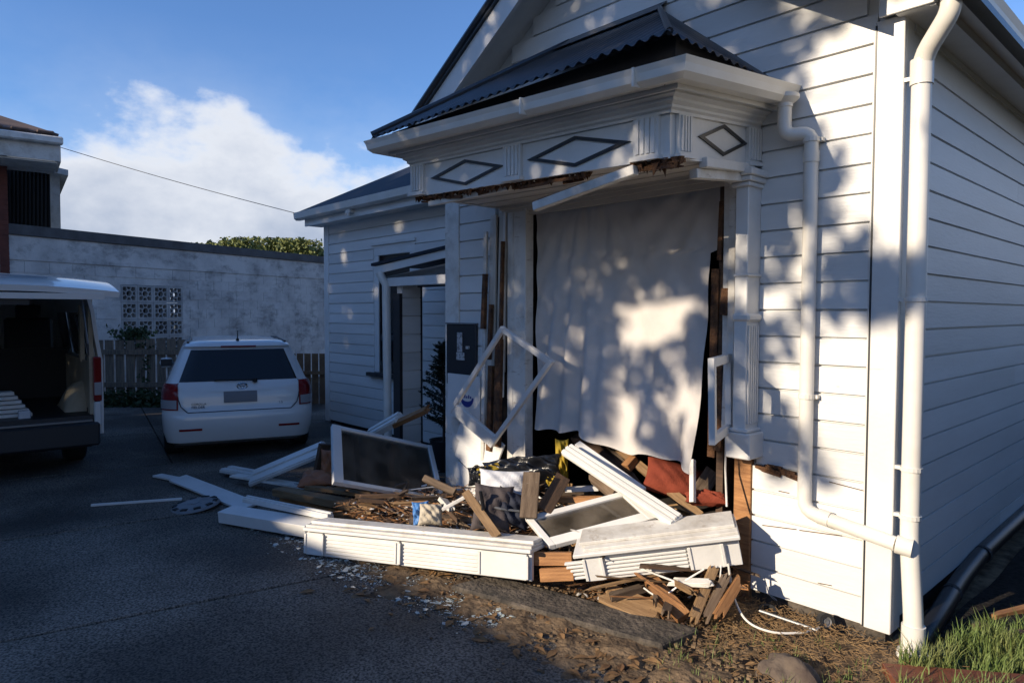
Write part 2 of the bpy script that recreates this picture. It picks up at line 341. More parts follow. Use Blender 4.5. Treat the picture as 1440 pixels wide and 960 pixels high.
for a, b in (((-3.67, .006, -.02), (-2.95, .11, 3.05)), ((-.80, .006, -.02), (-.002, .11, 3.05)), ((-2.95, .006, 2.44), (-.80, .11, 3.05))): fwall.box(a, b)
fwall.prism([(-3.67, 3.05), (-.002, 3.05), (-.002, rake(-.03)-.12), (-1.85, rake(-1.85)-.06), (-3.67, rake(-3.67)-.06)], lambda p, q, t: (p, t, q), .006, .11)
fwall = fwall.build('front_wall', WHITEB, house)
for k in range(0, 30):
    z = Z0+.15*k
    if z < 2.9:
        if k not in (0, 1, 2, 3, 4): board(fwall, (-3.50, 0), .47, z=z)      # left strip beside the bay; the lowest five have sprung
        board(fwall, (-.735 if z < .7 else -.71, 0), .735-.10 if z < .7 else .61, z=z)
    else:
        xl = max(-3.66, -3.5+(z+.15+.10-3.435)/GS); xr = -3.7-xl
        xr = min(xr, -.10) if z < 3.05 else min(xr, -.02)
        if xr-xl > .2: board(fwall, (xl, 0), xr-xl, z=z)
# corner boards
cb_ = MB().box((-.10, -.034, -.005), (.030, -.0, 3.10)).box((.002, -.0, -.005), (.030, .105, 3.10)).box((-.118, -.028, 0), (-.1025, .0, 3.10))
cb_.build('corner_board', WHITE, house, bevel=.004)
MB().box((-3.70, -.034, -.03), (-3.502, 0, 3.05)).box((-3.70, .0, -.03), (-3.672, .12, 3.05)).build('corner_board', WHITED, house, bevel=.004)
MB().box((-.1065, -.0355, .0), (-.0985, -.0290, 3.08)).build('corner_seam', BLACKT, house)
for (x0_, y0_, x1_, y1_) in ((1072, 738, 1120, 744), (1124, 745, 1184, 753), (1166, 677, 1216, 690), (1095, 690, 1110, 693), (1150, 819, 1170, 823)):
    MB().beam(pY(x0_, y0_, -.0262), pY(x1_, y1_, -.0262), .004, .003, (0, -1, 0)).build('paint_crack', ROT, fwall)
# side wall, faces +X
swall = MB().box((-.11, .11, -.0), (-.006, 9, 3.12)).build('side_wall', WHITEB, house)
for k in range(0, 21):
    y = .107; z = .052+.15*k
    cuts = [2.2+((k*1.37) % 3.1), 9.]
    for c in cuts:
        board(swall, (0, y), c-y-.002, 'y', z=z, jit=.0008); y = c
MB().box((-.12, .03, -.16), (-.004, 9, .05)).build('base_board', BLACKT, house)
MB().box((-.80, -.004, -.14), (-.002, .1, 0.0)).build('base_board', CONCD, house)
# side eave: soffit, moulding, fascia, gutter, boxed end
ev = MB().box((.003, -.085, 3.09), (.150, 9, 3.11)).build('eave_soffit', WHITE, house)
MB().box((.003, .11, 3.03), (.022, 9, 3.055)).box((.003, .11, 3.0555), (.036, 9, 3.089)).build('eave_moulding', WHITE, house)
MB().box((.150, -.08, 3.085), (.175, 9, 3.24)).build('fascia', WHITE, house)
GP = [(.0, 3.22), (.0, 3.13), (.085, 3.12), (.12, 3.145), (.13, 3.19), (.145, 3.225), (.13, 3.228), (.115, 3.19), (.10, 3.15), (.012, 3.14), (.012, 3.22)]
MB().prism(GP, lambda p, q, t: (.176+p, t, q), -.32, 9).build('gutter', PVC, house)
MB().box((-.07, -.10, 3.092), (.172, -.086, 3.35)).box((-.07, -.086, 3.1125), (.149, -.006, 3.34)).build('eave_box_end', WHITE, house, bevel=.003)
# main roof: two slopes over the gable wing, barge boards
rf = MB()
for sgn in (1, -1):
    P = lambda x, y, dz: ((x if sgn > 0 else -3.7-x), y, rake(x)+dz)
    rf.add([P(-3.8 if sgn > 0 else -4.05,-.36,0), P(-1.85,-.36,0), P(-1.85,9,0), P(-3.8 if sgn > 0 else -4.05,9,0), P(-3.8 if sgn > 0 else -4.05,-.36,-.035), P(-1.85,-.36,-.035), P(-1.85,9,-.035), P(-3.8 if sgn > 0 else -4.05,9,-.035)],
           [(0,1,2,3),(7,6,5,4),(0,4,5,1),(3,2,6,7),(0,3,7,4),(1,5,6,2)])
roof = rf.build('roof', IRON, house)
for sgn in (1, -1):
    bb = MB(); P = lambda x, y, dz: ((x if sgn > 0 else -3.7-x), y, rake(x)+dz)
    x0 = -3.72 if sgn > 0 else -3.62
    bb.add([P(x0,-.335,-.04), P(-1.85,-.335,-.04), P(-1.85,-.335,-.24), P(x0,-.335,-.24), P(x0,-.305,-.04), P(-1.85,-.305,-.04), P(-1.85,-.305,-.24), P(x0,-.305,-.24)],
           [(0,1,2,3),(7,6,5,4),(0,4,5,1),(3,2,6,7),(0,3,7,4),(1,5,6,2)])
    bb.build('barge_board', WHITE, roof)
    rc_ = MB().tube([P(-3.8,-.35,.02), P(-1.85,-.35,.02)], .035, 8).build('barge_cap', IRON, roof)
    sf = MB(); sf.add([P(x0,-.304,-.11), P(-1.85,-.304,-.11), P(-1.85,.0,-.11), P(x0,.0,-.11)], [(0,1,2,3)]); sf.build('barge_soffit', WHITE, roof, solid=.015)
# interior of the front room, its shade put into a near-black colour
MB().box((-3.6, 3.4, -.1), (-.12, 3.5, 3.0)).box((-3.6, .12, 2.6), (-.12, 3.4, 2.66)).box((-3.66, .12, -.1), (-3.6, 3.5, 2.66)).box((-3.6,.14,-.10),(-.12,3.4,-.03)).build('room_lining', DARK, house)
# ---- entry wing set back
EY = 1.36
ewall = MB().box((-8.56, EY+.006, -.06), (-3.67, EY+.11, 2.98)).box((-8.56, EY+.11, -.06), (-8.46, 7, 2.98)).build('entry_wall', WHITEB, house)
for k in range(0, 20):
    z = Z0+.15*k-.03
    if z > 2.92: break
    segs = [(-8.46, -3.72)]
    if .74 < z+.1 < 2.5: segs = [(-8.46, -7.16), (-6.16, -3.72)]
    for a, b in segs: board(ewall, (a, EY), b-a, z=z)
MB().box((-8.60, EY-.034, -.05), (-8.46, EY, 2.98)).box((-8.60, EY, -.05), (-8.565, EY+.11, 2.98)).build('corner_board', WHITE, house, bevel=.004)
MB().box((-8.56, EY-.004, -.13), (-3.7, EY+.1, -.02)).build('base_board', BLACKT, house)
eg = MB().box((-8.72, EY-.26, 2.96), (-3.71, EY+.0, 2.98)).box((-8.72, EY-.285, 2.95), (-3.71, EY-.2605, 3.10)).build('fascia', WHITE, house)
MB().prism([(0, 3.16), (0, 3.05), (-.07, 3.045), (-.105, 3.07), (-.12, 3.16), (-.11, 3.16), (-.095, 3.08), (-.065, 3.055), (-.01, 3.06), (-.01, 3.16)], lambda p, q, t: (t, EY-.287+p, q), -8.86, -3.71).build('gutter', PVC, house)
MB().box((-7.34, EY-.36, 3.0), (-7.22, EY-.285, 3.048)).tube([(-7.28, EY-.34, 3.0), (-7.28, EY-.34, 2.96)], .025, 8).build('gutter_outlet', PVC, house)
er = MB(); ey0 = EY-.36
er.add([(-8.84, ey0, 3.17), (-3.9, ey0, 3.17), (-3.9, ey0+3.2, 4.95), (-5.64, ey0+3.2, 4.95), (-8.84, ey0+6.4, 3.17)], [(0,1,2,3), (0,3,4)])
ent_roof = er.build('roof', IRONR, house, solid=.03)
# entry window with sill
win = MB().box((-7.16, EY-.02, 2.42), (-6.16, EY-.002, 2.56)).box((-7.16, EY-.02, .80), (-7.04, EY-.002, 2.42)).box((-6.28, EY-.02, .80), (-6.16, EY-.002, 2.42)).build('window', WHITE, house, bevel=.004)
MB().box((-7.20, EY-.05, 2.562), (-6.12, EY-.002, 2.60)).build('window_frame', WHITE, win)
MB().box((-7.035, EY-.0035, .80), (-6.285, EY+.0, 2.418)).build('pane', GLASSD, win)
MB().box((-7.26, EY-.10, .745), (-6.10, EY-.002, .795)).build('window_sill', PLAS, win)
# ---- lean-to porch in the corner between the wings
porch = MB()
pa, pb = pY(530, 374, .32), pY(632, 351, .32); XP0 = pa.x; ZP0, ZP1 = pa.z, pb.z
porch.add([(XP0-.06,.28,ZP0+.03),(-3.71,.28,ZP1+.07),(-3.71,EY-.02,ZP1+.07),(XP0-.06,EY-.02,ZP0+.03),(XP0-.06,.28,ZP0),(-3.71,.28,ZP1+.04),(-3.71,EY-.02,ZP1+.04),(XP0-.06,EY-.02,ZP0)],
          [(0,1,2,3),(7,6,5,4),(0,4,5,1),(3,2,6,7),(0,3,7,4),(1,5,6,2)])
porch = porch.build('porch_roof', IRONR, house)
bg_ = MB(); bg_.add([(XP0,.30,ZP0-.09),(-3.71,.30,ZP1-.04),(-3.71,.30,ZP1+.035),(XP0,.30,ZP0-.005),(XP0,.32,ZP0-.09),(-3.71,.32,ZP1-.04),(-3.71,.32,ZP1+.035),(XP0,.32,ZP0-.005)],
   [(0,1,2,3),(7,6,5,4),(0,4,5,1),(3,2,6,7),(0,3,7,4),(1,5,6,2)]); bg_.build('porch_barge', WHITE, porch)
sf = MB(); sf.add([(XP0+.1,.34,ZP0-.13),(-3.71,.34,ZP1-.09),(-3.71,EY-.03,ZP1-.09),(XP0+.1,EY-.03,ZP0-.13)], [(0,1,2,3)]); sf.box((XP0+.15,.34,ZP0-.23),(-3.71,.38,ZP0-.14)); sf.build('porch_soffit', WHITE, porch)
MB().tube([(XP0+.10,.29,ZP0-.08),(XP0+.17,.33,ZP0-.22),(XP0+.18,.34,-.05)], .045, 12).build('porch_downpipe', PVC, porch, smooth=True)
XW = pX(556, 500, -5.05)
psw = MB().box((-5.14, .40, -.05), (-5.062, .64, ZP0-.14)).build('porch_side_wall', WHITE, house)
wbw = MB().prism([(-.02, 0), (-.02, .19), (-.007, .192), (-.007, .20), (.004, .20), (.004, 0)], lambda p, q, t: (t, p, q), 0, 1).mesh('porch_board', WHITEB)
for k in range(10): board(psw, (-5.06, .40), .24, 'y', z=.20*k, name='weatherboard', mesh=wbw)
MB().box((-5.16, .36, -.05), (-5.035, .398, ZP0-.31)).build('porch_post', PLAS, porch)
zh_ = pY(592, 402, .62).z
MB().box((-5.07, .641, -.05), (-5.04, .665, zh_)).box((-5.04, .60, zh_-.014), (-3.72, .66, zh_)).build('door_frame', BLACKT, porch)
MB().box((-5.06, .602, zh_+.001), (-3.72, .658, ZP0-.125)).build('porch_beam', WHITE, porch)
MB().box((-5.3, .3, -.08), (-3.72, EY-.05, -.02)).build('porch_floor', CONCD, porch)
# ---- bay canopy (what is left hanging after the bay was knocked out): its front right corner has sunk
XL, XR, BD = -2.955, -.740, .89
def droop(x, y, z): return (x, y, z - .078*max(0, (x-XL)/(XR-XL))*max(0, -y/BD))
def bay_sweep(prof, name, mat, parent, x0=XL, x1=XR, d=BD, yb=-.012):
    n = len(prof); V = []
    for st in range(4):
        for o, z in prof:
            x = x0-o if st < 2 else x1+o
            y = yb if st in (0, 3) else -d-o
            V.append((x, y, z))
    F = []
    for st in range(3):
        # subdivide is not needed: the droop is linear along each run
        F += [(st*n+i, st*n+(i+1) % n, (st+1)*n+(i+1) % n, (st+1)*n+i) for i in range(n)]
    F += [tuple(reversed(range(n))), tuple(range(3*n, 4*n))]
    return MB().add(V, F).warp(droop).build(name, mat, parent)
canopy = bay_sweep([(0, 2.472), (0, 2.78), (-.035, 2.78), (-.035, 2.472)], 'bay_canopy', WHITE, house)
bay_sweep([(.002, 2.69), (.016, 2.69), (.016, 2.705), (.030, 2.715), (.030, 2.728), (.052, 2.742), (.052, 2.756), (.085, 2.768), (.085, 2.779), (.002, 2.779)], 'cornice_moulding', WHITE, canopy)
bay_sweep([(-.03, 2.781), (.105, 2.781), (.105, 2.772), (.125, 2.772), (.125, 2.865), (-.03, 2.865)], 'fascia', WHITE, canopy)
bay_sweep([(.127, 2.875), (.127, 2.795), (.205, 2.789), (.235, 2.815), (.243, 2.85), (.256, 2.878), (.238, 2.880), (.228, 2.85), (.218, 2.822), (.20, 2.803), (.139, 2.806), (.139, 2.875)], 'gutter', PVC, canopy, yb=-.03)
for (x, y, dx, dy) in ((-1.55, -1.148, .004, .0), (-.78, -1.148, .004, 0)):
    MB().box((x, -1.150, 2.79), (x+.012, -1.02, 2.879)).warp(droop).build('gutter_joint', PVC, canopy)
# fluted brackets and diamonds
def bracket(c, w, face):
    mb = MB(); z0, z1 = 2.497, 2.688
    def put(u0, u1, a, b, n0, n1):
        if face == 'f': mb.box((c+u0, -BD-n1, a), (c+u1, -BD-n0, b))
        else: mb.box((XR+n0, c+u0, a), (XR+n1, c+u1, b))
    put(-w/2, w/2, z0, z1, .001, .022)
    for k in range(4): put(-w/2+.012+(w-.024)*k/4+.006, -w/2+.012+(w-.024)*(k+1)/4-.006, z0+.012, z1-.004, .0225, .031)
    put(-w/2-.012, w/2+.012, z0-.022, z0-.001, .001, .040)
    return mb.warp(droop).build('bracket', WHITE, canopy)
for c in (-2.875, -1.868, -.872): bracket(c, .155, 'f')
bracket(-.785, .12, 'r'); bracket(-.085, .15, 'r')
def diamond(c, zc, w, h, face):
    t = .018; k = t/math.sin(math.atan2(h, w)); kx = t*math.hypot(w, h)/h; kz = t*math.hypot(w, h)/w
    O = [(-w/2, 0), (0, h/2), (w/2, 0), (0, -h/2)]; I = [(-w/2+kx, 0), (0, h/2-kz), (w/2-kx, 0), (0, -h/2+kz)]
    V = []
    for n in (.002, .011):
        for p, q in O+I: V.append((c+p, -BD-n, zc+q) if face == 'f' else (XR+n, c+p, zc+q))
    F = []
    for i in range(4):
        j = (i+1) % 4
        F += [(8+i, 8+j, 12+j, 12+i), (i, j, 8+j, 8+i), (4+i, 12+i, 12+j, 4+j)]
    MB().add(V, F).warp(droop).build('diamond_trim', BLACKT, canopy)
diamond(-2.34, 2.582, .77, .168, 'f'); diamond(-1.362, 2.588, .77, .168, 'f'); diamond(-.40, 2.598, .50, .168, 'r')
# bay ceiling and the lintel over the opening
bc = MB()
for i in range(9):
    a = -.86+.093*i; bc.box((XL+.04, a, 2.475+.004*(i % 2)), (XR-.04, a+.09, 2.487+.004*(i % 2)))
bc.warp(droop).build('bay_ceiling', CREAM, canopy)
lin = MB()
for (y0, z0, z1) in ((-.05, 2.39, 2.475), (-.075, 2.425, 2.474), (-.10, 2.452, 2.473)): lin.box((XL+.06, y0, z0), (XR-.05, y0+.0245, z1))
lin.build('lintel_moulding', CREAM, house)
# splintered underside of the frieze
for (a, b, hmin, hmax, yy, n) in ((-2.93, -2.06, .012, .05, -.86, 60), (-2.0, -1.3, .01, .05, -.85, 46), (-1.02, -.70, .02, .065, -.87, 34)):
    sp = MB()
    for i in range(n):
        x = a+(b-a)*(i+random.random()*.8)/n; h = random.uniform(hmin, hmax)*(1.7 if random.random() < .1 else 1); w = random.uniform(.006, .03)
        y = yy+random.uniform(-.02, .03)
        sp.add([(x-w,y-.012,2.478),(x+w,y-.012,2.478),(x+w,y+.014,2.478),(x-w,y+.014,2.478),(x+random.uniform(-.02,.02),y+random.uniform(-.01,.02),2.474-h)], [(0,1,4),(1,2,4),(2,3,4),(3,0,4)])
    for i in range(10):
        x = random.uniform(a, b-.1); l = random.uniform(.1, .3); z = 2.462-random.random()*.03; y = yy+random.uniform(-.01, .05)
        sp.beam((x, y, z), (min(b, x+l), y+random.uniform(-.02,.02), z+random.uniform(-.012,.012)), random.uniform(.01,.03), random.uniform(.006,.02))
    o = sp.warp(droop).build('splintered_edge', ROT, canopy); o['kind'] = 'stuff'
# boards torn loose under the frieze
def trim(a, b, w, t, mat, name, parent, upv=(0, 0, 1)):
    return MB().beam(a, b, w, t, upv).build(name, mat, parent, bevel=.003)
trim(pY(604, 287, -.84), pY(716, 264, -.80), .03, .035, WHITED, 'torn_trim', canopy)
trim(pY(752, 291, -.93), pY(894, 239, -.90), .045, .05, WHITED, 'torn_trim', canopy)
trim(pY(758, 283, -.90), pY(890, 236, -.87), .03, .02, ROT, 'torn_trim', canopy)
trim((-.735, -.60, 2.415), (-.735, -.10, 2.452), .05, .05, WHITE, 'torn_trim', canopy)
trim((-.78, -.62, 2.36), (-.76, -.17, 2.40), .05, .05, WHITED, 'torn_trim', canopy)
# bay roof: corrugated iron, hipped; it did not sink with the gutter
RX0, RX1, RY, RZ, RT = -3.16, -.585, -1.12, 2.895, 3.59
HL, HR = -2.22, -1.43
def rz_at(y): return RZ+(RT-RZ)*(y-RY)/(0-RY)
def ytop(x):
    if x < HL: return RY+(0-RY)*(x-RX0)/(HL-RX0)
    if x > HR: return RY+(0-RY)*(RX1-x)/(RX1-HR)
    return 0.
def sheet(x0, x1, lift=0.):
    mb = MB(); n = max(2, int((x1-x0)/.0095)); V = []; F = []
    for i in range(n+1):
        x = x0+(x1-x0)*i/n; c = .0095*math.cos(2*math.pi*x/.076); yt = ytop(x)
        for j in range(4):
            y = RY+(yt-RY)*j/3; V.append((x, y-.3*c*.5, rz_at(y)+c+lift))
    for i in range(n):
        for j in range(3): F.append((i*4+j, (i+1)*4+j, (i+1)*4+j+1, i*4+j+1))
    return mb.add(V, F)
for i, (a, b) in enumerate(((RX0, -2.36), (-2.37, -1.57), (-1.58, RX1))):
    o = sheet(a, b, .003*i).build('roof_sheet', IRON, canopy, smooth=True, solid=.002)
def side_sheet():
    mb = MB(); n = 110; V = []; F = []
    for i in range(n+1):
        y = RY+(0-RY)*i/n; c = .0095*math.cos(2*math.pi*y/.076)
        xt = RX1+(HR-RX1)*(y-RY)/(0-RY)
        for j in range(4):
            s_ = j/3; x = RX1+(xt-RX1)*s_; V.append((x, y, RZ+(rz_at(y)-RZ)*s_+c))
    for i in range(n):
        for j in range(3): F.append((i*4+j, (i+1)*4+j, (i+1)*4+j+1, i*4+j+1))
    return mb.add(V, F)
side_sheet().build('roof_sheet', IRON, canopy, smooth=True, solid=.002)
MB().tube([(RX0+.01, RY+.01, RZ+.02), (HL, -.01, RT+.015)], .028, 8).build('hip_cap', IRON, canopy, smooth=True)
MB().tube([(RX1-.02, RY+.02, RZ+.016), (HR, -.02, RT+.012)], .018, 8).build('hip_cap', IRON, canopy, smooth=True)
MB().add([(HL-.05, -.14, rz_at(-.14)+.03), (HR+.06, -.14, rz_at(-.14)+.03), (HR+.06, -.026, RT+.03), (HL-.05, -.026, RT+.03), (HL-.05, -.024, RT+.035), (HR+.06, -.024, RT+.035)],
         [(0,1,2,3), (3,2,5,4)]).build('ridge_flashing', IRON, canopy, solid=.003)
# dark roof void with leaf rubbish showing over the sunken gutter
MB().box((XL+.05, -.96, 2.80), (XR-.05, -.03, 2.815)).warp(droop).build('roof_void', ROT, canopy)
vb_ = MB()
vb_.box((XL-.10, -1.0, 2.80), (XR+.10, -.985, 2.935)).box((XR+.085, -.985, 2.80), (XR+.10, -.03, 2.935)).box((XL-.10, -.985, 2.80), (XL-.085, -.03, 2.935))
vb_.build('void_shade_board', DARK, canopy)  # near-black boards in place of the shade under the iron
lv = MB(); rl = random.Random(77)
for _ in range(260):
    x = rl.uniform(-1.05, -.62); y = rl.uniform(-1.09, -1.0); z = 2.80+rl.random()*.055
    d = Vector((rl.uniform(-1, 1), rl.uniform(-1, 1), rl.uniform(-.6, .6))).normalized()*.018; e = d.cross(Vector((rl.random(), rl.random(), rl.random()))).normalized()*.009
    c = Vector((x, y, z)); lv.add([c-d, c+e, c+d, c-e], [(0,1,2,3)])
lv.warp(droop).build('gutter_leaves', DRYL, canopy)['kind'] = 'stuff'
# rainwater pipe from the bay gutter
def elbowed(pts, r, n=14):
    out = []
    P_ = [Vector(p) for p in pts]
    for i, p in enumerate(P_):
        if 0 < i < len(P_)-1:
            a = (P_[i-1]-p); b = (P_[i+1]-p); k = min(.07, a.length*.4, b.length*.4)
            A_ = p+a.normalized()*k; B_ = p+b.normalized()*k
            for t in (0, .25, .5, .75, 1): out.append(A_*(1-t)**2+p*2*t*(1-t)+B_*t*t)
        else: out.append(p)
    return MB().tube(out, r, n)
PX = -.405
dp = elbowed([(-.535, -.115, 2.80), (-.535, -.115, 2.60), (PX, -.07, 2.60), (PX, -.07, .55), (.06, -.075, .485)], .037).build('downpipe', PVC, house, smooth=True)
for z in (2.56, 1.18): MB().lathe([(.037, -.012), (.043, -.012), (.043, .012), (.037, .012)], 14, (PX, -.07, z)).box((PX-.008, -.06, z-.01), (PX+.055, -.0225, z+.01)).build('pipe_clip', PVC, dp)
for a, b in (((PX, -.07, 2.50), (PX, -.07, 2.44)), ((-.535, -.115, 2.80), (-.535, -.115, 2.75)), ((PX+.08, -.071, .54), (PX+.14, -.071, .532))): MB().tube([a, b], .042, 14).build('pipe_socket', PVC, dp, smooth=True)
MB().lathe([(.037, 0), (.075, .03), (.075, .05)], 14, (-.535, -.115, 2.765)).build('gutter_outlet', PVC, dp, smooth=True)
gp = pD(1345, -20, 3.25)
mp_ = elbowed([(.25, -.12, 3.14), (.25, -.12, 3.02), (.105, -.02, 2.87), (.105, -.02, .50), (.14, -.045, .1), (.14, -.045, -.10)], .045, 16).build('downpipe', PVC, house, smooth=True)
for z in (2.78, 1.70, .86, .62): MB().lathe([(.045, -.010), (.051, -.010), (.051, .010), (.045, .010)], 16, (.105, -.02, z)).box((.03, -.028, z-.009), (.066, .0, z+.009)).build('pipe_clip', PVC, mp_)
MB().tube([(.105, -.02, 2.86), (.105, -.02, 2.74)], .052, 16).build('pipe_socket', PVC, mp_, smooth=True)
MB().tube([(.14, -.045, .09), (.14, -.045, -.08)], .054, 16).lathe([(.054, -.07), (.075, -.07), (.07, -.04), (.054, -.04)], 16, (.14, -.045, 0)).build('pipe_socket', PVC, mp_, smooth=True)
MB().tube([(.06, -.075, .485), (.13, -.06, .475)], .046, 14).build('pipe_socket', PVC, mp_, smooth=True)
# ---- right jamb, fluted pilaster, exposed stud
pil = MB().box((-.79, -.165, .95), (-.712, -.014, 2.36)); pil = pil.build('pilaster', WHITE, house, bevel=.004)
fl = MB()
for i in range(5): fl.box((-.711, -.150+.025*i, 1.0), (-.703, -.150+.025*i+.016, 1.56))
fl.build('flutes', WHITE, pil)
MB().box((-.82, -.185, .80), (-.672, -.014, .948)).build('plinth_block', WHITE, pil, bevel=.006)
MB().box((-.81, -.178, .949), (-.690, -.014, .972)).build('pilaster_band', WHITE, pil, bevel=.006)
MB().box((-.80, -.178, 1.585), (-.692, -.014, 1.63)).build('pilaster_band', WHITE, pil, bevel=.012)
MB().box((-.795, -.173, 1.84), (-.700, -.014, 1.855)).build('pilaster_band', WHITE, pil, bevel=.004)
MB().box((-.81, -.185, 2.345), (-.695, -.014, 2.37)).box((-.825, -.20, 2.371), (-.680, -.014, 2.40)).box((-.84, -.215, 2.401), (-.665, -.014, 2.44)).build('capital', WHITE, pil, bevel=.005)
MB().box((-.87, -.10, .82), (-.826, -.015, 2.44)).box((-.92, -.07, .95), (-.875, -.02, 2.44)).build('jamb_casing', WHITED, house, bevel=.003)
MB().box((-.97, -.03, .1), (-.925, .10, 2.44)).build('jamb_lining', TIMBD, house)
MB().box((-.845, -.040, -.10), (-.738, .0, .775)).build('exposed_stud', TIMB, house, bevel=.003)
sp = MB()
for i in range(26):
    x = -.75+random.random()*.26; z = .745+random.uniform(-.015, .02)-(x+.75)*.06; w = random.uniform(.01, .05)
    sp.beam((x, -.03, z), (x+random.uniform(.04, .12), -.028-random.random()*.02, z-random.uniform(.0, .02)), random.uniform(.008, .02), random.uniform(.006, .018))
sp.build('splintered_board_end', ROT, house)['kind'] = 'stuff'
for (x, y, z0, z1, w) in ((-1.0, -.035, .75, 1.9, .05), (-.945, -.06, .8, 1.35, .05), (-.90, -.085, 1.62, 1.78, .05), (-.955, -.05, 1.95, 2.3, .03)):
    MB().beam((x, y, z0), (x+.012, y, z1), w, .02, (0, -1, 0)).build('torn_stud', ROT, house)
# ---- left jamb: post, split casings, meter box, sprung boards
MB().box((-2.83, -.07, .2), (-2.605, .0, 2.44)).box((-2.80, -.0745, .2), (-2.76, -.0705, 2.44)).box((-2.62, -.085, .2), (-2.604, -.0705, 2.44)).build('jamb_post', WHITED, house, bevel=.004)
for i, (xt, xb, w, z0, z1, m) in enumerate(((-2.90, -2.93, .10, 1.15, 2.44, CREAM), (-3.02, -3.06, .06, .75, 2.43, WHITED), (-2.985, -3.0, .035, 1.0, 2.43, CREAM), (-2.86, -2.875, .03, .95, 2.44, WHITED), (-3.09, -3.10, .04, .4, 2.3, WHITED))):
    MB().beam((xb, -.05-.012*i, z0), (xt, -.04-.008*i, z1), w, .022, (0, -1, 0)).build('split_casing', m, house, bevel=.003)
for (x, z0, z1, w) in ((-3.075, 1.5, 1.95, .04), (-3.0, 1.25, 1.7, .03), (-2.90, .55, 1.42, .07), (-3.0, .5, 1.2, .05), (-2.86, 1.35, 2.2, .02)):
    MB().beam((x, -.115, z0), (x+.015, -.105, z1), w, .03, (0, -1, 0)).build('torn_stud', ROT, house)
MB().box((-3.06, -.004, .2), (-2.84, .004, 2.42)).build('jamb_shade_sheet', DARK, house)  # dark sheet stands in for the shade in the jamb gap
mbx = MB().box((-3.66, -.05, 1.0), (-3.25, -.024, 1.53)).build('meter_box', PLAS, house, bevel=.004)
MB().box((-3.50, -.056, 1.29), (-3.43, -.051, 1.46)).box((-3.51, -.0565, 1.22), (-3.40, -.0515, 1.285)).box((-3.38, -.056, 1.32), (-3.33, -.051, 1.345)).build('meter_label', PAPER, mbx)
MB().box((-3.665, -.06, 1.531), (-3.245, -.02, 1.545)).build('meter_lid', STEEL, mbx)
for i, (za, zb) in enumerate(((.76, .50), (.60, .36), (.44, .22), (.26, .10), (.10, .02))):
    a = Vector((-3.50, -.03-.01*i, za)); b = Vector((-2.86, -.10-.02*i, zb))
    MB().beam(a, b, .145, .018, (0, -1, .12)).build('sprung_weatherboard', WHITEB, house, bevel=.003)
# ================================================================== things hung on the house
def sheet_fn(u, v):
    # u across 0..1, v down 0..1
    xr = -.965-.01*v if v < .22 else -1.06-.05*(v-.22)
    xl = -2.60+.04*v
    x = xl+(xr-xl)*u
    hem = .735+.02*math.sin(6*u)-.08*max(0, u-.2)-.022*math.sin(13*u)-.012*math.sin(31*u+1)
    z = 2.42+(hem-2.42)*v
    gath = math.exp(-((u-.30)/.16)**2)*(.2+v)
    f = .040*gath*math.sin((u-.30*(1-v*.1))*(66-26*v))+.030*v*math.sin(9*u+1.2)+.022*v*math.sin(21*u+2*v)+.016*min(1, .15+v)*math.sin(math.atan2(u-.36, v+.22)*34+1)+.008*math.sin(math.atan2(1.02-u, v+.12)*22)*(1 if u > .45 else u/.45)+.005*math.sin(47*u+9*v)
    edge = max(0, (u-.86)/.14)*max(0, v-.25)
    f += .07*edge*math.sin(34*u-3*v)
    sag = .05*v*v
    if v < .22: x += 0
    return (x, .03-sag+f*.9-.04*v, z+.01*math.sin(11*u)*v)
cu = MB().grid(sheet_fn, 150, 60).build('hanging_sheet', SHEETM, None, smooth=True, solid=.002)
tag(cu, 'white cotton sheet hung across the smashed bay window opening', 'sheet')
def quad_depths(px4, d0):
    """depths at which four image corners (BL, BR, TR, TL) are a flat parallelogram; d0 is the depth of BL"""
    A_ = np.array([list(ray(*p)) for p in px4]).T*np.array([1, -1, 1, -1]); n_ = np.linalg.svd(A_)[2][-1]; n_ = n_/n_[0]*d0
    return [pD(p[0], p[1], float(k)) for p, k in zip(px4, n_)]
def sash(name, BL, BR, TL, TR, wl, wr, wt, wb, th, label, cat, pane=True, mat=WHITE, group=None):
    BL, BR, TL, TR = map(Vector, (BL, BR, TL, TR))
    ex = ((BR-BL)+(TR-TL))/2; ey = ((TL-BL)+(TR-BR))/2; w = ex.length; h = ey.length
    c = (BL+BR+TL+TR)/4; c0 = c-ey/2
    ex = ex/w; ey = ey/h; nn = ex.cross(ey).normalized()
    t = thing(name, label, cat, c0, group=group)
    mp3 = lambda x, y, z: ex*x+ey*z+nn*-y
    def bx(a, b, nm, m, bev=.003): MB().box(a, b).warp(lambda x, y, z: tuple(mp3(x, y, z))).build(nm, m, t, bevel=bev)
    bx((-w/2, -th/2, 0), (-w/2+wl, th/2, h), 'stile', mat)
    bx((w/2-wr, -th/2, 0), (w/2, th/2, h), 'stile', mat)
    bx((-w/2+wl+.0005, -th/2+.002, 0), (w/2-wr-.0005, th/2-.002, wb), 'rail', mat)
    bx((-w/2+wl+.0005, -th/2+.002, h-wt), (w/2-wr-.0005, th/2-.002, h), 'rail', mat)
    if pane: bx((-w/2+wl-.004, -.003, wb-.004), (w/2-wr+.004, .003, h-wt+.004), 'pane', PANE, 0)
    return t
# broken casement frame leaning askew at the left jamb
q_ = quad_depths([(632, 577), (692, 629), (779, 508), (706, 458)], 5.75)
sash('broken_sash_frame', q_[0], q_[1], q_[3], q_[2], .04, .04, .045, .12, .035, 'empty white sash frame hanging askew in front of the meter box', 'window frame', False)
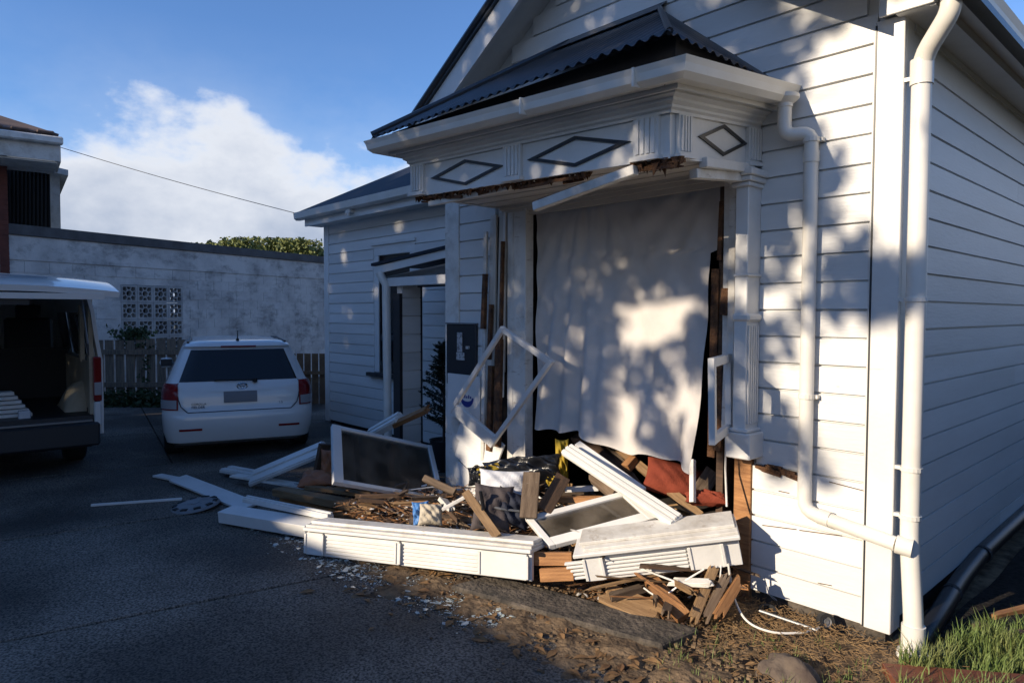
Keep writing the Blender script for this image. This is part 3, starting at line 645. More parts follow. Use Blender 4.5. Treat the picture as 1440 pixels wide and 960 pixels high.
# narrow casement still hanging at the right jamb
zb_ = pY(1026, 606, -.09).z; c0_ = pZ(1001, 626, zb_); c1_ = pZ(1026, 606, zb_)
sash('hanging_casement', c0_, c1_, c0_+Vector((-.012, 0, .46)), c1_+Vector((-.012, 0, .46)), .05, .045, .05, .05, .035,
     'small white casement hanging open against the fluted pilaster', 'window frame', False)
tag(MB().tube([pY(1021, 610, -.14), pY(1020, 660, -.16), pY(1022, 712, -.24)], .006, 8).build('sash_cord', WHITED, None), 'thin pale cord hanging down from the small open casement', 'cord')
sgn_ = thing('white_sign_board', 'white panel with a blue emblem below the meter box', 'sign', (-3.28, -.09, .70))
MB().box((-.30, -.008, .02), (.14, .008, .40)).build('panel', WHITE, sgn_)
em = MB(); n_ = 16
for i in range(n_):
    a0 = math.pi*(1.0+i/n_); a1 = math.pi*(1.0+(i+1)/n_)
    em.add([(.09*math.cos(a0), 0, .085*math.sin(a0)), (.09*math.cos(a1), 0, .085*math.sin(a1)), (.07*math.cos(a1), 0, .035*math.sin(a1)), (.07*math.cos(a0), 0, .035*math.sin(a0))], [(0,1,2,3)])
for i in range(5): em.box((-.06+.026*i, -.001, -.008), (-.045+.026*i, .001, .012+.01*(i % 2)))
em.warp(lambda x, y, z: (x-.03, y-.0095, z+.21)).build('emblem', INKB, sgn_)
# ================================================================== wreckage
def plank(name, a, b, w, t, mat, label, cat='timber', upv=(0, 0, 1), jag=0., group=None, grooves=0, parent=None):
    a = Vector(a); b = Vector(b); L_ = (b-a).length
    mb = MB(); rnd = random.Random(hash((round(a.x, 3), round(b.y, 3))) & 0xffff)
    if jag:
        n = 5; V = []; F = []
        for e in (0, 1):
            for zz in (-t/2, t/2):
                for i in range(n+1):
                    V.append(((L_ if e else 0)+(rnd.uniform(-jag, jag)), -w/2+w*i/n, zz))
        k = n+1
        for i in range(n):
            F += [(i, i+1, 2*k+i+1, 2*k+i), (k+i+1, k+i, 3*k+i, 3*k+i+1), (i+1, i, k+i, k+i+1), (2*k+i, 2*k+i+1, 3*k+i+1, 3*k+i)]
        F += [(0, 2*k, 3*k, k), (n, k+n, 3*k+n, 2*k+n)]
        mb.add(V, F)
    else: mb.box((0, -w/2, -t/2), (L_, w/2, t/2))
    for i in range(grooves):
        y = -w/2+w*(i+.5)/grooves; mb.box((0.004, y-w/grooves*.36, t/2), (L_-.004, y+w/grooves*.36, t/2+.012+.006*(i % 2)))
    o = mb.build(name, mat, None, bevel=.002)
    o.matrix_world = frame_mat(a, b-a, upv)
    return tag(o, label, cat, group)
# fallen bay aprons: fluted face, end blocks and a stepped sill
def apron(name, a, b, upv, h, label, sillw, blocks, flutes, broken=False):
    a = Vector(a); b = Vector(b); L_ = (b-a).length
    t = thing(name, label, 'panel'); t.matrix_world = frame_mat(a, b-a, upv)   # local x along, -y outward face, z up
    rb_ = random.Random(4); bk = .09*L_ if broken else 0
    MB().box((bk, 0, 0), (L_, .03, h)).build('panel', WHITE, t, bevel=.003)
    for (u0, u1) in blocks:
        mb = MB().box((u0*L_, -.018, .004), (u1*L_, -.0005, h-.012))
        mb.build('block', WHITE, t, bevel=.004)
        MB().box((u0*L_-.012, -.026, .012), (u0*L_+.006, -.0185, h-.02)).box((u1*L_-.006, -.026, .012), (u1*L_+.012, -.0185, h-.02)).build('block_edge', WHITE, t, bevel=.002)
    for (u0, u1) in flutes:
        for i in range(5):
            z = .022+(h-.05)*i/5; MB().box((u0*L_+(rb_.uniform(-.03, .05) if broken and u0 < .05 else 0), -.012, z), (u1*L_, .012 if broken and u0 < .05 else -.0005, z+(h-.05)/5*.62)).build('flute', WHITE, t, bevel=.003)
    s1 = MB().box((-.01+bk*.6, -.045, h), (L_+.01, sillw, h+.022)).build('sill', WHITE, t, bevel=.004)
    MB().box((-.006+bk*1.3, -.02, h+.0225), (L_+.006, sillw, h+.04)).build('sill_step', WHITED, s1, bevel=.003)
    MB().box((bk*.9, .03, h+.0405), (L_-.004, sillw, h+.06)).build('sill_step', WHITED, s1, bevel=.003)
    return t
apron('fallen_apron_panel', pZ(432, 779, -.045), pZ(748, 817, .05), (-.10, .10, 1), .165, 'fluted white apron panel lying on the driveway with its stepped sill up', .20, ((0, .085), (.44, .455), (.80, .985)), ((.10, .43), (.47, .79)))
p2a, p2b = pD(806, 819, 4.02), Vector((-.635, -.30, .245))
apron('fallen_apron_panel', p2a, p2b, (-.2, -.30, 1), .165, 'brightly lit fluted white apron panel tipped up against the exposed stud', .22, ((0.10, .20), (.72, .90)), ((0., .09), (.22, .70)), True)
# the two glazed sashes
q_ = quad_depths([(468, 679), (624, 705), (606, 628), (466, 598)], 5.35)
sash('glazed_sash', q_[0], q_[1], q_[3], q_[2], .085, .045, .045, .045, .04, 'glazed white window sash propped upright on the rubble', 'window sash')
sash('glazed_sash', pZ(767, 773, .22), pZ(927, 728, .36), pZ(744, 727, .30), pZ(877, 693, .48), .04, .05, .045, .075, .04, 'glazed white window sash lying flat behind the lit apron panel', 'window sash')
G1 = 'white boards thrown on the driveway'
plank('fallen_moulding', pD(797, 632, 4.75), pD(952, 733, 4.0), .10, .03, WHITE, 'long white ribbed moulding slanting down out of the window opening', 'moulding', upv=(.3, -.6, 1), grooves=3)
plank('fallen_moulding', pD(812, 624, 4.85), pD(905, 690, 4.4), .05, .03, WHITE, 'narrow white moulding behind the long ribbed one', 'moulding', upv=(.3, -.6, 1))
plank('fallen_board', pD(250, 672, 6.75), pD(352, 712, 5.85), .17, .02, WHITE, 'wide flat white board overlapping the hubcap', 'board', upv=(0, -.15, 1))
plank('fallen_fascia', pZ(318, 722, .02), pZ(440, 742, .03), .16, .09, WHITE, 'thick white boxed fascia length running up to the fluted panel', 'board', upv=(0, -.1, 1), grooves=0)
plank('fallen_moulding', pZ(345, 702, .10), pZ(465, 727, .12), .06, .03, WHITE, 'white stepped moulding along the top of the fascia length', 'moulding', grooves=2)
plank('fallen_board', pZ(221, 668, -.03), pZ(262, 676, -.03), .10, .02, WHITE, 'short white board end poking out on the driveway', 'board')
plank('fallen_pole', pZ(128, 710, -.038), pZ(256, 701, -.038), .022, .02, WHITE, 'thin white strip lying alone on the driveway', 'strip')
plank('fallen_weatherboards', pD(356, 672, 6.6), pD(452, 632, 6.3), .20, .03, WHITE, 'white ribbed board pair slanting up behind the white car', 'board', upv=(.3, -.6, 1), grooves=2)
plank('fallen_board', pZ(318, 660, .0), pZ(372, 670, .0), .16, .03, WHITE, 'short white grooved board flat on the ground', 'board', grooves=2)
plank('fallen_board', pD(372, 660, 7.), pD(412, 646, 7.), .07, .02, WHITE, 'small white offcut behind the ribbed boards', 'board')
plank('fallen_board', pD(520, 612, 6.9), pD(562, 588, 6.6), .13, .06, WHITE, 'white box moulding rising behind the propped sash', 'moulding', upv=(.2, -.7, 1), grooves=2)
plank('broken_rafter', pD(556, 596, 6.6), pD(602, 575, 6.3), .07, .045, TIMB, 'brown broken rafter end sticking up behind the propped sash', upv=(.2, -.7, 1), jag=.035)
plank('dark_timber_end', pD(449, 664, 6.1), pD(457, 624, 6.1), .10, .05, TIMBD, 'dark weathered board end standing at the ribbed boards', upv=(1, 0, 0))
plank('fallen_plank', pZ(330, 668, .03), pZ(470, 690, .05), .12, .02, WHITED, 'long flaking white plank on the left of the heap', 'board')
for i, (a, b, w, t, m, lb) in enumerate((
    ((390, 690, .10), (528, 716, .10), .12, .06, TIMB2, 'long pale split beam in front of the propped sash'),
    ((400, 700, .02), (520, 730, .02), .10, .05, TIMB, 'brown beam behind the fluted panel sill'),
    ((430, 684, .14), (520, 696, .16), .07, .03, TIMB2, 'thin pale lath under the propped sash'),
    ((560, 716, .06), (700, 742, .10), .09, .04, TIMBG, 'grey timber between the cream bag and the fluted panel'),
    ((500, 700, .06), (610, 712, .08), .06, .05, TIMBD, 'dark timber under the lower rail of the propped sash'))):
    plank('broken_timber', pZ(*a), pZ(*b), w, t, m, lb, jag=.03)
plank('upright_board', pD(743, 728, 4.35), pD(748, 664, 4.5), .11, .025, TIMBG, 'brown board standing upright beside the white pillow', upv=(.6, -.8, 0))
plank('upright_board', pD(765, 718, 4.4), pD(792, 670, 4.6), .10, .025, TIMBD, 'dark board leaning beside the upright brown board', upv=(.6, -.8, 0))
plank('slanted_timber', pD(655, 692, 4.5), pD(700, 755, 4.25), .055, .035, TIMB2, 'pale stud slanting down behind the fluted panel', upv=(.6, -.6, .5))
plank('slanted_timber', pD(596, 672, 5.2), pD(640, 692, 5.1), .05, .04, TIMBG, 'grey stud end beside the propped sash corner', upv=(.6, -.6, .5))
plank('grey_strip', pD(622, 716, 4.6), pD(664, 693, 4.6), .03, .02, WHITED, 'thin grey strip pointing at the suitcase', 'strip')
plank('interior_joist', pD(812, 612, 5.2), pD(880, 680, 4.7), .12, .05, TIMBD, 'dark joist slanting down inside the opening', upv=(.5, -.6, .5))
plank('interior_joist', pD(838, 606, 5.3), pD(900, 690, 4.6), .07, .05, TIMBG, 'grey brown joist crossing inside the opening', upv=(.5, -.6, .5))
plank('interior_board', pD(848, 612, 5.1), pD(985, 726, 4.2), .06, .03, TIMB2, 'long brown edge board beside the white moulding', upv=(.4, -.6, .6))
plank('block_of_wood', pD(880, 658, 4.7), pD(892, 645, 4.75), .06, .06, TIMB, 'small square timber block under the hem of the sheet')
plank('stone_board', pD(838, 668, 4.7), pD(868, 692, 4.5), .12, .05, TIMBG, 'rough grey stump under the white moulding', upv=(.5, -.6, .5), jag=.035)
plank('fallen_board', pD(795, 688, 4.75), pD(842, 686, 4.7), .05, .03, WHITE, 'short white moulding in the shadow inside the bay', 'moulding')
plank('brown_rail', pD(788, 702, 4.6), pD(850, 702, 4.5), .05, .04, TIMB, 'brown rail lying in front of the short white moulding', jag=.035)
plank('white_post', pD(974, 706, 4.15), pD(974, 646, 4.25), .03, .03, WHITED, 'slim pale post standing in front of the terracotta cushion', 'post', upv=(0, -1, 0))
plank('brown_box_board', pD(985, 690, 4.3), pD(1003, 662, 4.35), .10, .03, TIMBG, 'brown board leaning behind the slim pale post', upv=(.5, -.8, 0))
for i, (a, b, lb) in enumerate((((752, 785, 4.12), (805, 785, 4.06), 'upper orange brown stud end between the two apron panels'), ((760, 808, 4.06), (807, 806, 4.02), 'lower orange brown stud end between the two apron panels'))):
    plank('stud_end', pD(*a), pD(*b), .075, .045, TIMB, lb, upv=(.6, -.8, .2))
plank('snapped_stud', pD(915, 815, 3.95), pD(962, 868, 3.7), .085, .04, TIMB, 'orange brown stud sloping down below the lit panel', upv=(.5, -.5, .6))
plank('snapped_stud', pD(975, 870, 3.66), pD(1003, 800, 3.8), .05, .04, TIMB2, 'pale split stud standing below the lit panel', upv=(.6, -.8, .1), jag=.035)
plank('snapped_stud', pD(990, 872, 3.66), pD(1022, 808, 3.75), .045, .035, TIMBG, 'grey brown stud beside the pale split one', upv=(.6, -.8, .1), jag=.035)
plank('snapped_stud', pD(1010, 865, 3.62), pD(1040, 815, 3.75), .05, .04, TIMB, 'short brown stud leaning near the exposed corner stud', upv=(.6, -.8, .1), jag=.035)
plank('plywood_scrap', pZ(850, 832, .02), pZ(930, 866, -.02), .16, .018, TIMB2, 'pale plywood scrap under the lit panel', 'board', upv=(.1, -.3, 1), jag=.03)
plank('plywood_scrap', pZ(862, 838, .03), pZ(905, 826, .05), .05, .04, TIMBG, 'grey stick lying on the plywood scrap', 'timber', jag=.035)
plank('brown_offcut', pZ(965, 822, .02), pZ(1010, 838, -.02), .10, .025, TIMB, 'brown offcut in the hole below the lit panel', jag=.03)
# smaller broken pieces all through the heap
rs = random.Random(21); n_ = 0
mats_ = [(TIMB, 'brown'), (TIMB2, 'pale'), (TIMBG, 'grey'), (TIMBD, 'dark'), (WHITED, 'white painted'), (TIMB2, 'pale'), (TIMBG, 'grey')]
def zone(x, y):
    if y > -.08: return 'inside the dark window opening'
    if x < -3.6: return 'beside the tan seat pad'
    if x < -2.7: return 'under the propped glazed sash'
    if x < -1.75: return 'around the burst suitcase'
    return 'under the sash that lies flat'
while n_ < 260:
    x = rs.uniform(-4.6, -.8); y = rs.uniform(-1.15, .5)
    if x < -3.0 and (y > -.12 or y < -1.0): continue
    if x > -1.9 and y < -.72: continue
    if x < -3.9 and y < -.95: continue
    if -3.4 < x < -1.6 and y < -1.63+(x+3.19)*.61+.32: continue
    thin = n_ >= 120
    l = rs.uniform(.14, .55) if thin else rs.uniform(.08, .42); a = rs.uniform(0, 6.28); w = rs.uniform(.008, .024) if thin else rs.uniform(.02, .075); t = rs.uniform(.005, .014) if thin else rs.uniform(.01, .035)
    if thin and rs.random() < .6: a = rs.gauss(.35, .35)
    base = -.04+rs.random()*(.20 if x < -3 else .28)
    d = Vector((math.cos(a), math.sin(a), rs.uniform(-.25, .25)))*l/2
    c = Vector((x, y, base+.03)); m, cn = mats_[n_ % len(mats_)]
    lb = ('thin %s splinter of timber %s' if thin else 'short %s broken timber piece %s') % (cn, zone(x, y))
    plank('timber_splinter' if thin else 'timber_scrap', c-d, c+d, w, t, m, lb, 'timber', upv=(rs.uniform(-.5, .5), rs.uniform(-.5, .5), 1), jag=.04, group=lb[:60])
    n_ += 1
# rubble bed that the heap stands on
rb = MB(); rr = random.Random(5)
def rub(u, v):
    x = -4.3+3.5*u; y = -.85+1.6*v
    if x < -3.0: y = min(y, .1)
    e = min(1, min(u, 1-u)*9, min(v, 1-v)*6)
    return (x, y+(.25 if x > -1.9 else 0)*(1-v), -.10+e*(.10+.05*math.sin(13*x+5*y)+.03*math.sin(31*x-11*y)+.02*rr.random()))
hp = rb.grid(rub, 70, 40).build('rubble_bed', pm('crushed_debris', (.075, .05, .032), .95, (.02, .014, .010), 9., 1, .8, 30., coord='World'))
hp['kind'] = 'stuff'; tag(hp, 'dark crushed dirt and plaster bed under the broken timbers', 'rubble')
def crumbs(name, n, mat, label, cat, seed, l0, l1, w0, w1):
    rn = random.Random(seed); mb = MB(); k = 0
    while k < n:
        x = rn.uniform(-4.7, -.75); y = rn.uniform(-1.2, .3)
        if x < -3.0 and y > -.1: continue
        if x > -1.9 and y < -.95: continue
        if x < -3.6 and y < -1.0: continue
        if -3.3 < x < -1.6 and y < -1.63+(x+3.19)*.61+.20: continue
        l = rn.uniform(l0, l1)/2; a = rn.uniform(0, 6.28); w = rn.uniform(w0, w1)/2; z = -.03+rn.random()**1.6*.20
        if x > -1.85 and y < -.4:
            if y < -.75 or rn.random() < .55: continue
            z = -.06+rn.random()*.03
        e = Vector((math.cos(a), math.sin(a), rn.uniform(-.3, .3)))*l; f_ = Vector((-math.sin(a), math.cos(a), rn.uniform(-.4, .4)))*w; c = Vector((x, y, z)); h = Vector((0, 0, max(.001, w*.4)))
        mb.add([c-e-f_, c+e*rn.uniform(.5, 1)-f_, c+e+f_*rn.uniform(-.5, 1), c-e*rn.uniform(.4, 1)+f_, c+h], [(0,1,4), (1,2,4), (2,3,4), (3,0,4), (3,2,1,0)]); k += 1
    o = mb.build(name, mat); o['kind'] = 'stuff'; return tag(o, label, cat)
crumbs('wood_chips', 3600, TIMB, 'countless brown wood chips strewn through the heap', 'wood chips', 301, .03, .14, .004, .018)
crumbs('dark_wood_chips', 3000, TIMBD, 'dark rotten wood chips strewn through the heap', 'wood chips', 302, .03, .12, .006, .025)
crumbs('paint_flakes', 900, WHITED, 'white paint flakes and plaster bits strewn through the heap', 'paint flakes', 303, .01, .06, .006, .03)
# concrete foundation strip and the sunken edge
fs = MB(); q = [pZ(690, 808, -.025), pZ(984, 884, -.025), pZ(930, 907, -.025), pZ(640, 826, -.025)]
q[3] = q[2]+(q[0]-q[1]); fs.add([(p.x, p.y, z) for z in (-.13, -.02) for p in q], [(3,2,1,0),(4,5,6,7),(0,1,5,4),(1,2,6,5),(2,3,7,6),(3,0,4,7)])
tag(fs.build('foundation_strip', CONCD, None, bevel=.01), 'dark concrete footing strip left in front of the bay', 'footing')
def spill(u, v):
    x = -3.3+3.1*u; yc = -1.22-.10*math.sin(2.2*x)+.05*math.sin(9*x)
    hw = (.30+.07*math.sin(5*x+1)+.05*math.sin(13*x)+.03*math.sin(29*x))*min(1, u*5, (1-u)*8+.35)
    t = 2*v-1; y = yc+t*hw
    return (x, y, -.058+.028*max(0, 1-t*t)**.7*(.6+.4*math.sin(17*x+5*y)*math.sin(13*y)) + .006*math.sin(41*x)*math.sin(37*y))
o = MB().grid(spill, 160, 26).build('spilled_dirt', SOIL, None, smooth=True); o['kind'] = 'stuff'; tag(o, 'brown dirt spilled over the driveway edge in front of the panels', 'dirt')
# ---- soft things
def pillow(name, c, sx, sy, sz, rot, mat, label, cat, parent=None, pw=.45, n=18, noise=.0, seed=1):
    rn = random.Random(seed); ph = [rn.uniform(0, 6) for _ in range(6)]
    mb = MB(); V = []; F = []
    for side in (1, -1):
        o = len(mb.v)
        def f_(u, v, side=side):
            x = 2*u-1; y = 2*v-1
            e = max(0, (1-abs(x)**2.4))*max(0, (1-abs(y)**2.4))
            k = 1-.10*(1-abs(x)**2)*(abs(y)**3)
            k2 = 1-.10*(1-abs(y)**2)*(abs(x)**3)
            wv = noise*(math.sin(5*x+ph[0])*math.sin(6*y+ph[1])+.6*math.sin(11*x+9*y+ph[2]))*e**.4
            return (x*sx*k2, y*sy*k, side*sz*e**pw+wv)
        mb.grid(f_, n, n)
        if side == -1: mb.f = mb.f[:n*n]+[tuple(reversed(t)) for t in mb.f[n*n:]]
    o = mb.build(name, mat, parent, smooth=True)
    o.modifiers.clear()
    if parent is None: o.matrix_world = Matrix.Translation(Vector(c)) @ rot.to_4x4()
    else: o.matrix_local = Matrix.Translation(Vector(c)) @ rot.to_4x4()
    if label: tag(o, label, cat)
    return o
def rot3(z, vx): return frame_mat((0,0,0), vx, z).to_3x3()
tocam = Vector((.735, -.678, .1))
pillow('cushion', pD(946, 674, 4.5), .19, .13, .075, rot3((.5, -.6, .7), (.8, .6, -.25)), TERRA, 'terracotta cushion lying under the hem of the sheet', 'cushion', seed=2, noise=.01)
pillow('cushion', pD(993, 700, 4.2), .13, .05, .04, rot3((.2, -.3, 1), (.8, .6, 0)), TERRA, 'flattened terracotta cushion beside the exposed stud', 'cushion', seed=3, noise=.012)
pillow('leather_seat_pad', pD(448, 672, 5.95), .17, .11, .05, rot3((.2, -.35, 1), (.7, .7, .1)), TAN, 'tan leather seat pad lying left of the propped sash', 'cushion', seed=4, noise=.012)
pillow('leather_cushion', pD(462, 652, 6.0), .07, .13, .035, rot3((.8, -.6, .2), (.6, .7, 0)), TAN, 'dull tan leather back standing behind the seat pad', 'cushion', seed=5, noise=.01)
pillow('white_pillow', pD(708, 684, 4.62), .17, .115, .07, rot3((.75, -.6, .4), (.67, .73, -.05)), PILLOW, 'white pillow sticking out of the open suitcase', 'pillow', seed=6, noise=.012)
sc_ = thing('suitcase', 'grey and navy soft suitcase burst open in the heap', 'suitcase', pD(700, 712, 4.45))
pillow('shell', (-.03, -.02, -.01), .13, .15, .06, rot3((.75, -.62, .25), (.62, .78, -.12)), GREYF, None, None, sc_, .35, seed=7, noise=.014)
pillow('flap', (.05, .09, -.02), .13, .11, .06, rot3((.6, -.7, .4), (.6, .7, -.35)), NAVY, None, None, sc_, .4, seed=8, noise=.02)
MB().tube([(-.02, -.13, .12), (-.01, -.115, .02), (-.03, -.12, -.10)], .012, 8).build('strap', BLKPL, sc_)
MB().tube([(-.13, -.08, .10), (-.05, -.10, .03), (.05, -.02, .0), (.12, .08, -.02)], .008, 8).build('zip', STEEL, sc_)
pillow('plastic_sheet', pD(735, 662, 4.75), .28, .10, .08, rot3((.5, -.6, .65), (.70, .72, .12)), BLKPL, 'crumpled black plastic sheet draped behind the white pillow', 'plastic sheet', seed=9, noise=.035, n=26)
pillow('plastic_sheet', pD(678, 668, 4.7), .10, .07, .05, rot3((.5, -.6, .65), (.70, .72, .12)), BLKPL, 'small black plastic corner beside the yellow strip', 'plastic sheet', seed=10, noise=.03, n=22)
plank('yellow_strip', pD(672, 664, 4.66), pD(702, 655, 4.72), .05, .02, YELL, 'yellow strip on the black plastic sheet', 'strip', upv=(.5, -.6, .6))
pillow('yellow_cloth', pD(778, 676, 4.7), .05, .06, .03, rot3((.6, -.7, .3), (.6, .7, .6)), YELL, 'crumpled yellow cloth beside the upright brown board', 'cloth', seed=11, noise=.025)
pillow('yellow_jacket', pD(790, 645, 5.0), .05, .15, .03, rot3((.7, -.7, 0), (.7, .7, 0)), YELL, 'dull yellow cloth hanging in the dark opening', 'cloth', seed=12, noise=.02)
pillow('blue_bag', pD(592, 722, 4.72), .06, .085, .05, rot3((.7, -.7, .2), (.7, .7, .1)), BLUEF, 'pale blue plastic bag behind the fluted panel', 'bag', seed=13, noise=.02)
pillow('cloth_bag', pD(606, 723, 4.66), .085, .075, .06, rot3((.6, -.6, .5), (.7, .7, 0)), CREAMF, 'crumpled cream cloth bag behind the fluted panel', 'bag', seed=14, noise=.012, n=26)
# hubcap
hc = thing('hubcap', 'grey plastic wheel cover lying on the driveway', 'hubcap', pZ(275, 711, -.035))
hc.rotation_euler = (R_(6), R_(-4), .4)
MB().lathe([(.0, .030), (.03, .031), (.035, .026), (.05, .030), (.10, .034), (.125, .030), (.165, .026), (.19, .016), (.20, .0), (.195, -.004)], 40).build('disc', pm('grey_hubcap_plastic', (.20, .21, .22), .4, (.13, .135, .14), 12., 1), hc, smooth=True)
for i in range(10):
    a = 2*math.pi*i/10; e = Vector((math.cos(a), math.sin(a), 0)); s_ = Vector((-e.y, e.x, 0))
    MB().obox(e*.163+Vector((0, 0, .024)), e*.018, s_*.028, Vector((0, 0, .006))).build('slot', RUB, hc)
# caster wheels, rod, cable by the house corner
for i, (c, r, ax, lb) in enumerate((((-.255, -.125, .0), .045, (.75, -.6, .25), 'small black wheel with grey hub against the house base'), ((-.54, -.20, -.02), .05, (.2, -.3, .95), 'flat black rubber ring lying in the straw'))):
    t = thing('small_wheel', lb, 'wheel', c); t.matrix_world = frame_mat(c, Vector(ax).cross(Vector((.1, .2, 1))), ax)
    MB().lathe([(r*.6, -.018), (r*.95, -.018), (r, -.01), (r, .01), (r*.95, .018), (r*.6, .018), (r*.6, -.018)], 24).build('tyre', RUB, t, smooth=True)
    if i == 0: MB().lathe([(0, .012), (r*.3, .014), (r*.35, .006), (r*.6, .012), (r*.6, -.012), (0, -.012)], 20).build('hub', STEEL, t, smooth=True)
tag(MB().tube([pZ(1068, 858, .02), pZ(1150, 886, .0)], .008, 8).build('steel_rod', STEEL, None), 'thin steel rod lying by the house base', 'rod')
cab = [pD(1024, 792, 3.78), pZ(1032, 838, .08), pZ(1050, 872, .005), pZ(1085, 888, -.01), pZ(1125, 889, -.012), pZ(1152, 882, -.005)]
def smooth_pts(P, n=8):
    P = [Vector(p) for p in P]; out = []
    for i in range(len(P)-1):
        p0 = P[max(i-1, 0)]; p1 = P[i]; p2 = P[i+1]; p3 = P[min(i+2, len(P)-1)]
        for k in range(n):
            t = k/n; out.append(.5*((2*p1)+(p2-p0)*t+(2*p0-5*p1+4*p2-p3)*t*t+(3*p1-p0-3*p2+p3)*t**3))
    return out+[P[-1]]
tag(MB().tube(smooth_pts(cab), .006, 8).build('white_cable', PVC, None, smooth=True), 'white cable looping over the straw below the lit panel', 'cable')
tag(MB().tube(smooth_pts([pD(905, 826, 3.9), pD(930, 838, 3.85), pD(965, 815, 3.8), pD(990, 800, 3.8)]), .005, 8).build('white_cable', PVC, None, smooth=True), 'short white cable over the plywood scrap', 'cable')
tag(MB().tube([pD(1014, 795, 3.8), pD(1010, 850, 3.7)], .004, 6).build('white_cable', PVC, None), 'straight white wire hanging below the lit panel', 'wire')
# ================================================================== side yard
dr = MB().tube(smooth_pts([(.13, .10, -.05), (.12, .45, .0), (.07, 1.2, .03), (.06, 2.2, .06), (.06, 7., .12)]), .05, 14).build('drain_pipe', BLKPIPE, None, smooth=True)
tag(dr, 'black drain pipe running along the foot of the side wall', 'pipe')
for y in (.75, 1.55): MB().lathe([(.05, -.02), (.055, -.02), (.055, .02), (.05, .02)], 14).build('collar', RUB, dr).matrix_local = Matrix.Translation((.095 if y < 1 else .065, y, .012 if y < 1 else .045)) @ Matrix.Rotation(math.pi/2, 4, 'X')
plank('lumber_plank', (.16, -.42, -.035), (1.25, .42, -.03), .20, .045, RED, 'red brown stained plank lying in the grass', 'plank')
for k in range(2): pass
plank('edging_timber', pZ(1365, 880, -.03), pZ(1500, 905, -.03), .05, .05, TIMBG, 'weathered edging timber between grass and mulch', 'timber')
plank('edging_timber', pZ(1395, 868, -.03), pZ(1500, 842, -.03), .04, .04, TIMB, 'thin brown stick lying on the mulch', 'timber')
def rockf(u, v):
    a = u*2*math.pi; b = v*1.75; d = Vector((math.cos(a)*math.sin(b), math.sin(a)*math.sin(b), math.cos(b)))
    k = 1+.10*math.sin(3*d.x+5*d.y+1)+.08*math.sin(7*d.y-4*d.z)+.05*math.sin(11*d.x+6*d.z)
    return (d.x*.15*k, d.y*.11*k, d.z*.10*k)
rk = MB().grid(rockf, 36, 14)
o = rk.build('rock', pm('brown_rock', (.13, .10, .075), .95, (.07, .05, .04), 8., 1, .6, 25., coord='World'), None, smooth=True); o.location = pZ(1112, 956, -.08); tag(o, 'brown rock half buried in the soil', 'rock')
# grass: tufts as one mass
def blades(name, spots, mat, label, h0, h1, w, seed, curl=.5):
    rn = random.Random(seed); mb = MB()
    for (x, y, z, r, n) in spots:
        for _ in range(n):
            a = rn.uniform(0, 6.28); d = r*math.sqrt(rn.random()); px, py = x+d*math.cos(a), y+d*math.sin(a); h = rn.uniform(h0, h1); b = rn.uniform(0, 6.28); ln = h*rn.uniform(.1, curl)
            ex, ey = math.cos(b)*w, math.sin(b)*w; lx, ly = math.cos(b+1.57)*ln, math.sin(b+1.57)*ln
            mb.add([(px-ex,py-ey,z),(px+ex,py+ey,z),(px+ex*.7+lx*.4,py+ey*.7+ly*.4,z+h*.6),(px-ex*.7+lx*.4,py-ey*.7+ly*.4,z+h*.6),(px+lx,py+ly,z+h)], [(0,1,2,3),(3,2,4)])
    o = mb.build(name, mat); o['kind'] = 'stuff'; tag(o, label, 'grass'); return o
rn = random.Random(3); sp_ = []
for _ in range(80):
    sp_.append((rn.uniform(.22, 1.3), rn.uniform(-.7, .62), -.07, rn.uniform(.03, .09), 45))
for (x, y) in ((.36, .42), (.45, .30), (.55, .45), (.33, .22), (.65, .6), (.8, .5), (.28, -.12), (.20, -.20)): sp_.append((x, y, -.06, .07, 150))
sp_ = [s for s in sp_ if not (s[1] > .25 and s[0] < .3)]
blades('grass', sp_, GRASS, 'green grass tufts at the house corner in the sun', .04, .15, .0034, 4, .9)
tf_ = [(rn.uniform(.2, 1.35), rn.uniform(-.75, .6), -.075, .08, 70) for _ in range(110)]
blades('short_turf', [q for q in tf_ if not (q[1] > .25 and q[0] < .3)], GRASS, 'short matted turf under the taller grass tufts', .012, .05, .0028, 6, 1.3)
sp_ = [(rn.uniform(-.75, .2), rn.uniform(-1.2, -.25), -.07, .04, 12) for _ in range(46)]
blades('sparse_grass', sp_, GRASS, 'thin grass coming through the straw covered soil', .02, .08, .002, 5, .9)
# straw and twigs on the soil
st = MB(); rn = random.Random(8)
for _ in range(2600):
    x = rn.gauss(-.45, .42); y = rn.gauss(-.38, .22)
    if y > -.03 or x > .5: continue
    a = rn.uniform(0, 3.14); l = rn.uniform(.012, .05); z = -.06+.05*math.exp(-((x+.35)**2/.5+(y+.28)**2/.06))+rn.random()*.02
    st.beam((x, y, z), (x+l*math.cos(a), y+l*math.sin(a), z+rn.uniform(-.006, .012)), .0022, .002)
o = st.build('straw_litter', STRAW); o['kind'] = 'stuff'; tag(o, 'straw and splinters scattered on the soil below the front wall', 'straw')
# crumbs of earth and chips
ch = MB(); rn = random.Random(18)
for _ in range(3000):
    x = rn.uniform(-3.0, .6); y = rn.gauss(-.95, .28)
    if y > -.15: continue
    s_ = rn.uniform(.003, .011); ch.obox((x, y, -.052+s_*.5), (s_, s_*.3, 0), (-s_*.3, s_*.8, 0), (0, 0, s_*.6))
o = ch.build('earth_crumbs', SOIL); o['kind'] = 'stuff'; tag(o, 'brown crumbs of earth scattered at the driveway edge', 'earth')
